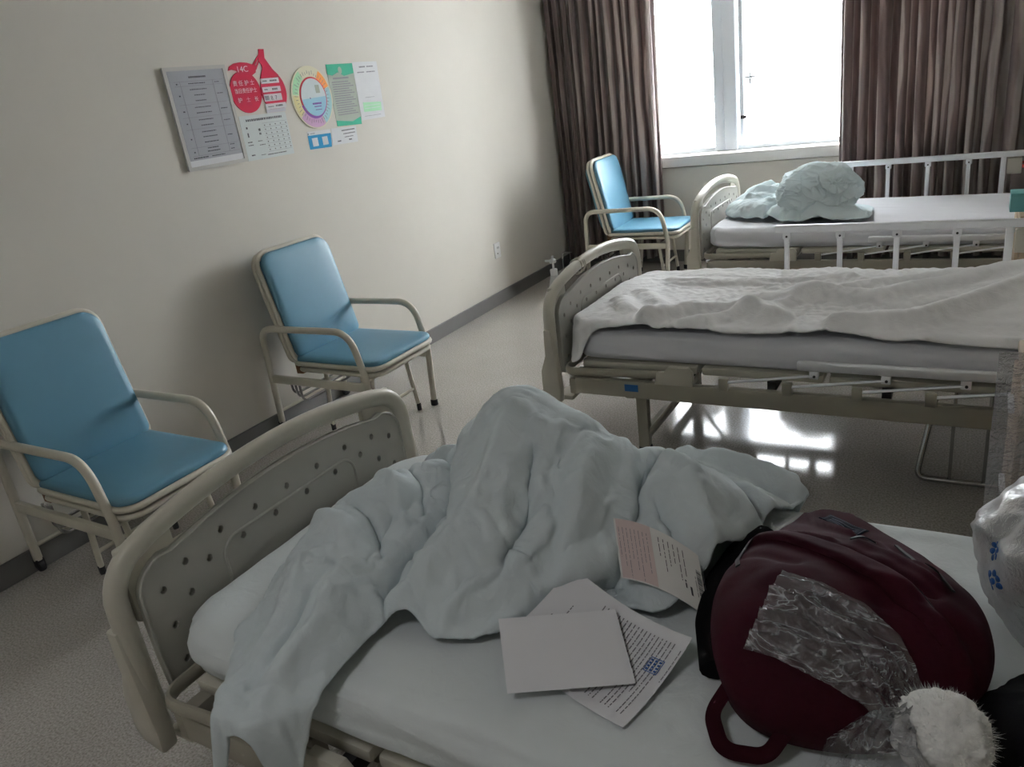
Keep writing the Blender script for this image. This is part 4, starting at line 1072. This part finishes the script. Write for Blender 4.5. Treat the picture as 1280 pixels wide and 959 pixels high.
while v < .066:
    w = r.choice([.0008, .0013, .002]); rc.patch('b', .164, .1735, v, v+w, .002, None, mb=g); v += w+r.choice([.0007, .001, .0014])
g.build('barcode', M['ink'], rc.root)
# ------------------------------------------------------------------ notices on the left wall; W maps (y, z, out) to the wall
WX = -.012
Wm = Matrix(((0, 0, 1, 0), (1, 0, 0, 0), (0, 1, 0, 0), (0, 0, 0, 1)))
def wthing(name, y, z, label, cat): return empty(name, (WX, y, z), label=label, cat=cat)
def wflat(t, name, outline, d0, d1, mt, holes=(), bev=0):
    ox, oz = t.location.y, t.location.z
    return MB().prism([(a-ox, b-oz) for a, b in outline], d0, d1, Wm, bev, [[(a-ox, b-oz) for a, b in h] for h in holes]).build(name, mt, t)
def R4(y0, y1, z0, z1): return [(y0, z0), (y1, z0), (y1, z1), (y0, z1)]
def wboxes(t, name, rects, d0, d1, mt):
    ox, oz = t.location.y, t.location.z; m = MB()
    for y0, y1, z0, z1 in rects: m.box(d0, d1, y0-ox, y1-ox, z0-oz, z1-oz)
    return m.build(name, mt, t, smooth=False)
def words(y0, y1, z, h, seed, wmin=.004, wmax=.012, gap=.003):
    r = random.Random(seed); o = []; y = y0
    while y < y1-.001:
        w = min(r.uniform(wmin, wmax), y1-y); o.append((y, y+w, z-h/2, z+h/2)); y += w+r.uniform(.4, 1)*gap
    return o
def text(t, s, y, z, size, d, mt, name='lettering', sx=1):
    c = bpy.data.curves.new('t', 'FONT'); c.body = s; c.size = size; c.extrude = .0003; c.align_x = 'LEFT'
    o = bpy.data.objects.new('t', c); link(o); bpy.context.view_layer.update()
    me = bpy.data.meshes.new_from_object(o.evaluated_get(bpy.context.evaluated_depsgraph_get())); bpy.data.objects.remove(o)
    me.name = name; me.materials.clear(); me.materials.append(mt)
    k = bpy.data.objects.new(name, me); link(k); k.parent = t
    k.matrix_local = Matrix.Translation((d, y-t.location.y, z-t.location.z)) @ Wm @ Matrix.Diagonal((sx, 1, 1, 1)); return k
def em(n, c, r=.6): 
    M[n] = mat(n, c, max(r, .75), spec=.12, build=paint_build(c, 20, .96, 0)); return M[n]
em('notice_grey', (.40, .41, .44)); em('frame_silver', (.55, .54, .51), .35); em('red_card', (.36, .006, .035), .5); em('card_white', (.72, .73, .74)); em('strip_grey', (.60, .60, .64))
em('cal_white', (.68, .73, .72)); em('poster_green', (.05, .34, .22), .4); em('poster_mid', (.40, .44, .38), .4); em('pale_green', (.40, .72, .46)); em('card_blue', (.02, .22, .42), .45)
em('w_yellow', (.75, .68, .36)); em('w_cream', (.75, .72, .55)); em('w_green', (.42, .70, .45)); em('w_orange', (.80, .30, .08)); em('w_cyan', (.40, .66, .70)); em('w_pink', (.66, .42, .62)); em('w_white', (.72, .72, .70))
em('ring_red', (.62, .06, .08)); em('ring_purple', (.22, .08, .35)); em('disc_blue', (.36, .62, .74)); em('disc_pale', (.68, .76, .78)); em('plastic_sleeve', (.50, .50, .50), .15)
# 1 framed duty notice
t = wthing('framed_notice', 2.648, 1.665, 'silver framed grey table notice, leftmost thing on the left wall', 'notice')
fo = R4(2.466, 2.83, 1.432, 1.897)
wflat(t, 'backing', R4(2.47, 2.826, 1.436, 1.893), 0, .012, M['card_white'])
wflat(t, 'frame', fo, .012, .016, M['frame_silver'], [R4(2.484, 2.812, 1.450, 1.880)], 0)
wflat(t, 'page', R4(2.488, 2.810, 1.478, 1.882), .0125, .0135, M['notice_grey'])
L = []; ys0, ys1 = 2.512, 2.795
for z in (1.832, 1.812, 1.730, 1.672, 1.618, 1.535, 1.497): L.append((ys0, ys1, z-.0006, z+.0006))
for y in (2.545, 2.735): L.append((y-.0006, y+.0006, 1.497, 1.832))
wboxes(t, 'ruled_lines', L, .0135, .0142, M['inkg'])
r = random.Random(2); T = words(2.60, 2.70, 1.850, .008, 1, .006, .010, .001)
for k, z in enumerate([1.822, 1.795, 1.770, 1.745, 1.715, 1.690, 1.658, 1.633, 1.603, 1.580, 1.555, 1.527, 1.512]):
    c = 2.640; w = .03+.02*r.random(); T += words(c-w, c+w, z, .0045, 10+k)
for k, z in enumerate([1.822, 1.770, 1.700, 1.645, 1.575, 1.528, 1.508]): T += words(2.745, 2.745+.018+.022*r.random(), z, .004, 40+k)
for k, z in enumerate([1.822, 1.770, 1.700, 1.645, 1.575, 1.515]): T += words(2.522, 2.532, z, .006, 60+k)
T += words(2.512, 2.600, 1.488, .005, 80)+words(2.62, 2.70, 1.488, .004, 81)
wboxes(t, 'printed_text', T, .0135, .0142, M['ink'])
# 2 red fruit shaped card
t = wthing('red_fruit_card', 3.02, 1.80, 'red twin fruit shaped name card reading 14C, above the small calendar', 'wall card')
E_ = lambda cy, cz, a, b_, n=40, tl=0: [(cy+a*math.cos(2*PI*k/n)+tl*b_*math.sin(2*PI*k/n), cz+b_*math.sin(2*PI*k/n)) for k in range(n)]
wflat(t, 'left_fruit', E_(2.936, 1.762, .100, .101), 0, .004, M['red_card'])
wflat(t, 'right_fruit', E_(3.125, 1.752, .088, .102), 0, .0036, M['red_card'])
wflat(t, 'leaf', [(2.855, 1.868), (2.866, 1.886), (2.90, 1.900), (2.94, 1.904), (2.985, 1.900), (3.02, 1.890), (3.036, 1.872), (3.03, 1.852), (3.00, 1.838), (2.93, 1.846), (2.905, 1.866), (2.880, 1.872)], 0, .0045, M['red_card'])
wflat(t, 'stem', [(3.018, 1.888), (3.078, 1.938), (3.085, 1.962), (3.120, 1.961), (3.112, 1.918), (3.150, 1.862), (3.185, 1.83), (3.05, 1.82), (3.082, 1.868), (3.079, 1.892), (3.068, 1.902), (3.040, 1.866), (3.022, 1.856)], 0, .004,
      M['red_card'], [[(3.036, 1.887), (3.070, 1.922), (3.066, 1.908), (3.042, 1.880)]])
text(t, '14C', 2.905, 1.858, .040, .0048, M['card_white'], sx=1.15)
text(t, '责 任 护 士', 2.862, 1.796, .028, .0043, M['card_white'], sx=1.05)
text(t, '当日责任护士', 2.862, 1.760, .026, .0043, M['card_white'], sx=.95)
text(t, '护   士   长', 2.870, 1.716, .027, .0043, M['card_white'], sx=1.1)
for k, (z0, z1, y0, y1) in enumerate([(1.794, 1.820, 3.050, 3.176), (1.752, 1.778, 3.048, 3.175), (1.707, 1.742, 3.046, 3.172), (1.668, 1.695, 3.044, 3.190), (1.650, 1.667, 3.042, 3.178)]):
    wflat(t, 'name_strip', R4(y0, y1, z0, z1), .0036, .0050, M['card_white' if k < 4 else 'strip_grey'])
wboxes(t, 'printed_text', words(3.06, 3.09, 1.807, .006, 3)+words(3.11, 3.16, 1.807, .008, 4)+words(3.06, 3.085, 1.765, .005, 5)+words(3.115, 3.155, 1.765, .010, 6)+words(3.06, 3.10, 1.680, .004, 7)+words(3.115, 3.165, 1.682, .009, 8), .005, .0055, M['ink'])
text(t, '8. 7', 3.092, 1.712, .030, .0052, M['ink'])
wboxes(t, 'printed_text', words(3.052, 3.080, 1.724, .022, 12, .004, .006, .002), .005, .0055, M['inkg'])
# 3 calendar sheet
t = wthing('hanging_calendar', 3.01, 1.54, 'white gridded calendar sheet below the red fruit card', 'calendar')
wflat(t, 'page', [(2.846, 1.430), (3.174, 1.428), (3.174, 1.647), (2.850, 1.651)], 0, .0014, M['cal_white'])
T = words(2.890, 3.140, 1.626, .011, 21, .007, .011, .005)
for i in range(7):
    for j in range(5): T.append((3.005+j*.038, 3.011+j*.038, 1.590-i*.0205, 1.596-i*.0205))
T += words(2.88, 2.89, 1.59, .01, 22)+words(2.870, 2.90, 1.520, .005, 23)+words(2.94, 2.97, 1.520, .004, 24)+words(2.870, 2.905, 1.505, .004, 25)+words(2.875, 2.90, 1.455, .006, 26)+words(2.945, 2.985, 1.500, .004, 27)+words(2.985, 3.12, 1.446, .0045, 28)+words(2.94, 2.97, 1.450, .003, 29)
T += words(2.960, 2.975, 1.575, .012, 31)+words(2.960, 2.972, 1.555, .010, 32)+words(2.88, 2.888, 1.555, .022, 33)
wboxes(t, 'printed_text', T, .0014, .0020, M['ink'])
wboxes(t, 'ruled_lines', [(2.995, 3.168, z-.0005, z+.0005) for z in [1.604-.0205*k for k in range(8)]], .0014, .0019, M['inkg'])
# 4 round chart
t = wthing('round_chart', 3.400, 1.702, 'round wheel chart with coloured sectors, in the middle of the posters', 'chart')
def ring_sector(r0, r1, a0, a1, n=10):
    return [(3.400+r1*.97*math.cos(a0+(a1-a0)*k/n), 1.702+r1*1.04*math.sin(a0+(a1-a0)*k/n)) for k in range(n+1)]+[(3.400+r0*.97*math.cos(a1-(a1-a0)*k/n), 1.702+r0*1.04*math.sin(a1-(a1-a0)*k/n)) for k in range(n+1)]
wflat(t, 'disc', E_(3.400, 1.702, .160, .166, 72), 0, .006, M['w_cream'])
secs = [(18, 58, 'w_orange'), (58, 118, 'w_cream'), (118, 172, 'w_green'), (172, 218, 'w_yellow'), (218, 296, 'w_pink'), (296, 378, 'w_cyan')]
for a0, a1, m_ in secs: wflat(t, 'sector', ring_sector(.108, .154, math.radians(a0+1), math.radians(a1-1)), .006, .0068, M[m_])
T = []
r = random.Random(8); ox, oz = 3.400, 1.702
m = MB()
for k in range(44):
    a = 2*PI*k/44+.05; l = r.uniform(.012, .030); w = .0013; c0 = r.uniform(.112, .120)
    p = [(c0, -w), (c0+l, -w), (c0+l, w), (c0, w)]
    m.prism([(.97*(x*math.cos(a)-y*math.sin(a)), 1.04*(x*math.sin(a)+y*math.cos(a))) for x, y in p], .0068, .0074, Wm)
m.build('printed_text', M['inkg'], t)
wflat(t, 'inner_ring', E_(3.406, 1.702, .104, .108, 64), .006, .0085, M['ring_red'])
wflat(t, 'inner_ring', ring_sector(.095, .1085, math.radians(200), math.radians(372), 30), .0085, .0088, M['ring_purple'])
wflat(t, 'inner_disc', E_(3.406, 1.702, .096, .100, 64), .0086, .0105, M['disc_pale'])
wflat(t, 'inner_disc', [(3.406+.095*math.cos(a), 1.702+.099*math.sin(a)) for a in [PI*1.02+k*PI*.98/24 for k in range(25)]], .0105, .011, M['disc_blue'])
wflat(t, 'picture', R4(3.430, 3.462, 1.722, 1.765), .0105, .011, M['poster_mid'])
wboxes(t, 'printed_text', words(3.385, 3.455, 1.668, .009, 51, .006, .01, .002)+words(3.395, 3.45, 1.652, .005, 52)+words(3.40, 3.45, 1.635, .004, 53)+[(3.372, 3.379, 1.695, 1.702)], .011, .0116, M['ring_purple'])
# 5 green notice
t = wthing('green_notice', 3.668, 1.695, 'green bordered text notice in a plastic sleeve, right of the round chart', 'notice')
wflat(t, 'page', [(3.558, 1.530), (3.775, 1.522), (3.793, 1.866), (3.562, 1.868)], 0, .0016, M['poster_mid'])
wflat(t, 'green_band', [(3.561, 1.815), (3.60, 1.806), (3.65, 1.822), (3.70, 1.800), (3.791, 1.812), (3.793, 1.866), (3.562, 1.868)], .0016, .0022, M['poster_green'])
wflat(t, 'green_band', [(3.558, 1.530), (3.775, 1.522), (3.778, 1.566), (3.70, 1.545), (3.64, 1.552), (3.559, 1.562)], .0016, .0022, M['poster_green'])
wflat(t, 'emblem', E_(3.672, 1.832, .016, .020, 20), .0022, .0026, M['poster_mid'])
T = words(3.60, 3.735, 1.790, .009, 61, .006, .012, .001)
for k in range(15): T += words(3.585, 3.725+.02*(k % 3), 1.770-k*.0128, .0055, 70+k, .008, .02, .002)
wboxes(t, 'printed_text', T, .0016, .0023, M['inkg'])
# 6 white notice with a green box (its square code is left blank)
t = wthing('white_notice', 3.90, 1.706, 'white notice with a light green box, rightmost of the posters', 'notice')
wflat(t, 'page', [(3.782, 1.541), (4.008, 1.543), (4.018, 1.868), (3.790, 1.871)], .0017, .0032, M['card_white'])
wflat(t, 'green_box', [(3.816, 1.588), (3.984, 1.584), (3.990, 1.634), (3.820, 1.642)], .0032, .0038, M['pale_green'])
wboxes(t, 'printed_text', words(3.845, 3.90, 1.842, .008, 91)+words(3.915, 3.975, 1.842, .007, 92)+words(3.82, 3.885, 1.812, .006, 93)+words(3.905, 3.985, 1.812, .006, 94)+words(3.85, 3.94, 1.668, .002, 95)+words(3.815, 3.97, 1.562, .002, 96), .0032, .0038, M['inkg'])
wboxes(t, 'printed_text', words(3.83, 3.975, 1.622, .003, 97, .008, .02, .001)+words(3.83, 3.975, 1.605, .003, 98, .008, .02, .001), .0038, .0042, M['card_white'])
# 7 blue and white cards
t = wthing('blue_sign_card', 3.395, 1.475, 'small blue card with a white top strip, below the round chart', 'card')
wflat(t, 'card', [(3.298, 1.430), (3.478, 1.424), (3.492, 1.522), (3.304, 1.526)], 0, .0016, M['card_white'])
wflat(t, 'blue_field', [(3.299, 1.431), (3.477, 1.425), (3.489, 1.501), (3.302, 1.505)], .0016, .0022, M['card_blue'])
wflat(t, 'white_square', R4(3.328, 3.374, 1.443, 1.489), .0022, .0026, M['card_white']); wflat(t, 'white_square', R4(3.410, 3.455, 1.442, 1.488), .0022, .0026, M['card_white'])
wboxes(t, 'printed_text', words(3.305, 3.312, 1.513, .010, 101)+words(3.325, 3.36, 1.513, .004, 102), .0016, .0022, M['inkg'])
t = wthing('white_card', 3.603, 1.474, 'small white printed card right of the blue card, under the green notice', 'card')
wflat(t, 'card', [(3.488, 1.431), (3.712, 1.427), (3.717, 1.516), (3.500, 1.524)], 0, .0016, M['card_white'])
wboxes(t, 'printed_text', words(3.585, 3.70, 1.503, .006, 111)+words(3.595, 3.70, 1.484, .005, 112)+words(3.60, 3.68, 1.465, .004, 113)+words(3.535, 3.565, 1.448, .007, 114)+words(3.635, 3.66, 1.448, .008, 115), .0016, .0022, M['ink'])
# ------------------------------------------------------------------ bottle hung behind the middle bed's footboard
M['mclear'] = mat('milky_plastic', (.80, .80, .78), .25, build=paint_build((.80, .80, .78), 8, .97, 0), Transmission_Weight=.25)
t = empty('pump_bottle', (1.60, 3.03, .615), label='white pump bottle hanging behind the foot of the middle bed', cat='bottle')
MB().lathe([(.030, 0), (.034, .004), (.034, .09), (.031, .11), (.018, .165), (.015, .17)], 24).build('bottle_body', M['mclear'], t)
MB().lathe([(.0165, .166), (.017, .168), (.017, .192), (.015, .195)], 20).build('cap', M['whitep'], t)
MB().lathe([(.005, .194), (.005, .222), (.014, .224), (.016, .228), (.016, .238), (.006, .244), (.005, .256)], 16).box(-.040, .006, -.005, .005, .228, .238, .002).build('pump_head', M['whitep'], t)
MB().tube([(.0362*math.cos(a), .0362*math.sin(a), .06) for a in [2*PI*k/20 for k in range(20)]], .0018, 6, closed=True).build('wire_ring', M['chrome'], t)
MB().tube(rpath([(.036, 0, .06), (.050, 0, .08), (.052, 0, .272), (.10, 0, .272)], .01, 4), .0018, 6).build('wire_hook', M['chrome'], t)
# ------------------------------------------------------------------ bedside cabinets at the head end, right edge
M['tan'] = mat('beige_laminate', (.50, .38, .26), .45, build=paint_build((.50, .38, .26), 5, .9, .01))
M['acryl'] = film('clear_acrylic', (.86, .85, .84), .02, .12, .08)
def cabinet(loc, label):
    t = empty('bedside_cabinet', loc, label=label, cat='cabinet', group='bedside cabinets')
    MB().box(0, .45, 0, .42, .06, .74, .006).build('carcass', M['tan'], t)
    MB().box(-.01, .46, -.01, .43, .742, .77, .006).build('top', M['tan'], t)
    for z0, z1 in ((.50, .72), (.08, .48)):
        f_ = MB().box(-.016, -.001, .015, .405, z0, z1, .004).build('drawer' if z0 > .4 else 'door', M['tan'], t)
        MB().box(-.030, -.016, .16, .26, z1-.06, z1-.045, .003).build('handle', M['alu'], f_)
    for x in (.04, .41):
        for y in (.04, .38): MB().lathe([(.018, .0), (.02, .004), (.02, .05), (.012, .06)], 12, Matrix.Translation((x, y, 0))).build('foot', M['black'], t)
    return t
cab = cabinet((3.385, 1.98, 0), 'beige bedside cabinet between the nearest and the middle bed')
cab2 = copy_tree(cab); cab2.location = (3.43, 4.12, 0); tag(cab2, 'beige bedside cabinet between the middle and the far bed')
t = empty('acrylic_screen', (3.315, 1.94, 0), label='clear acrylic screen standing in front of the beige cabinet beside the middle bed', cat='screen')
MB().box(0, .60, .0, .004, .012, .90, .001).build('panel', M['acryl'], t)
for y in (.04, .52): MB().box(y, y+.03, -.05, .03, 0, .012, .003).build('foot', M['alu'], t)
t = empty('teal_box', (3.50, 4.2, .77), label='small teal box on the cabinet between the middle and far bed', cat='box')
M['teal'] = mat('teal_card', (.12, .36, .36), .5, build=paint_build((.12, .36, .36), 9, .9, 0))
MB().box(-.12, .10, 0, .12, .001, .085, .003).build('box', M['teal'], t)
MB().box(-.121, .101, -.001, .121, .070, .086, .003).build('lid', M['teal'], t)
t = empty('red_rimmed_bag', (3.56, 6.05, 0), label='grey brown bag with a red rim standing behind the far bed', cat='bag')
M['gbrown'] = mat('grey_brown_cloth', (.16, .13, .12), .8, build=fabric_build((.16, .13, .12), 300, .8, .2, .1)); M['redrim'] = mat('red_trim', (.5, .03, .03), .6, build=paint_build((.5, .03, .03), 20, .9))
sh = [(.15*math.cos(a)*(1 if abs(math.cos(a)) < .8 else .96), .09*math.sin(a)) for a in [2*PI*k/32 for k in range(32)]]
m = MB(); vs = []; fs = []
for j, (z, s_) in enumerate([(.0, .86), (.02, .95), (.2, 1.0), (.45, .96), (.70, .90), (.715, .88)]):
    for (a, b_) in sh: vs.append((a*s_, b_*s_, z))
n_ = len(sh)
for j in range(5):
    for i in range(n_): fs.append((j*n_+i, j*n_+(i+1) % n_, (j+1)*n_+(i+1) % n_, (j+1)*n_+i))
fs += [tuple(range(n_))[::-1], tuple(range(5*n_, 6*n_))]
m.add(vs, fs).build('body', M['gbrown'], t)
MB().tube([(a*.885, b_*.885, .715) for a, b_ in sh], .012, 8, closed=True).build('rim', M['redrim'], t)
# ------------------------------------------------------------------ camera, daylight
cd = bpy.data.cameras.new('camera'); cam = bpy.data.objects.new('camera', cd); link(cam)
cd.sensor_width = 36; cd.lens = 950/1280*36; cd.clip_start = .02
def unit(v): return v/np.linalg.norm(v)
dd = lambda px, py: np.array([px-640., py-479.5, 950.])
up = -unit(dd(985, 2930)); Yv = dd(1239, 33); Yv = unit(Yv-up*np.dot(Yv, up)); Xv = np.cross(Yv, up)
R = np.stack([Xv, Yv, up], 1)      # camera = R @ world
rows = [R[0], -R[1], -R[2]]        # blender camera axes in world space
mw = Matrix([[rows[j][i] for j in range(3)] for i in range(3)]).to_4x4(); mw.translation = (3.243, 0, 1.6)
cam.matrix_world = mw
bpy.context.scene.camera = cam
w = bpy.data.worlds.new('hazy_sky'); bpy.context.scene.world = w; w.use_nodes = True
bg = w.node_tree.nodes['Background']; nt = w.node_tree; bg.inputs['Color'].default_value = (.93, .965, 1.0, 1)
# bright haze around the veiled sun, off to the right of the window
tc = N(nt, 'ShaderNodeTexCoord'); dp = N(nt, 'ShaderNodeVectorMath', operation='DOT_PRODUCT'); nt.links.new(tc.outputs['Generated'], dp.inputs[0])
sd = Vector(SUND).normalized(); dp.inputs[1].default_value = sd
mxm = N(nt, 'ShaderNodeMath', operation='MAXIMUM'); nt.links.new(dp.outputs['Value'], mxm.inputs[0]); mxm.inputs[1].default_value = 0
pw = N(nt, 'ShaderNodeMath', operation='POWER'); nt.links.new(mxm.outputs[0], pw.inputs[0]); pw.inputs[1].default_value = SUNP
ma = N(nt, 'ShaderNodeMath', operation='MULTIPLY_ADD'); nt.links.new(pw.outputs[0], ma.inputs[0]); ma.inputs[1].default_value = SUNS; ma.inputs[2].default_value = WORLD
dp2 = N(nt, 'ShaderNodeVectorMath', operation='DOT_PRODUCT'); nt.links.new(tc.outputs['Generated'], dp2.inputs[0]); dp2.inputs[1].default_value = Vector((.12, .95, .27)).normalized()
mx2 = N(nt, 'ShaderNodeMath', operation='MAXIMUM'); nt.links.new(dp2.outputs['Value'], mx2.inputs[0]); mx2.inputs[1].default_value = 0
pw2 = N(nt, 'ShaderNodeMath', operation='POWER'); nt.links.new(mx2.outputs[0], pw2.inputs[0]); pw2.inputs[1].default_value = 60
ma2 = N(nt, 'ShaderNodeMath', operation='MULTIPLY_ADD'); nt.links.new(pw2.outputs[0], ma2.inputs[0]); ma2.inputs[1].default_value = 95; nt.links.new(ma.outputs[0], ma2.inputs[2])
nt.links.new(ma2.outputs[0], bg.inputs['Strength'])
ld = bpy.data.lights.new('window_portal', 'AREA'); ld.shape = 'RECTANGLE'; ld.size = WX1-WX0; ld.size_y = WZ1-WZ0
ld.cycles.is_portal = True
lo = bpy.data.objects.new('window_portal', ld); link(lo); lo.location = ((WX0+WX1)/2, YW+.36, (WZ0+WZ1)/2); lo.rotation_euler = (-PI/2, 0, 0)
# unseen fill lamp added at the ceiling to brighten the foreground
def fill_lamp(x, y, e, lab):
    t = empty('fill_lamp', (x, y, ZC), label=lab, cat='lamp', group='added fill lamps')
    MB().box(-.3, .3, -.3, .3, -.03, 0, .004).build('housing', M['whitep'], t)
    MB().box(-.28, .28, -.28, .28, -.034, -.03).build('diffuser', M['whitep'], t)
    l = bpy.data.lights.new('fill_light', 'AREA'); l.size = .55; l.energy = e; l.color = (.95, .97, 1)
    q = bpy.data.objects.new('fill_light', l); link(q); q.parent = t; q.location = (0, 0, -.045)
fill_lamp(2.2, -.4, FILL, 'unseen square fill lamp added behind the camera')
vs = bpy.context.scene.view_settings
vs.view_transform = 'Standard'; vs.look = 'None'; vs.exposure = EXPO; vs.gamma = 1; vs.use_curve_mapping = False
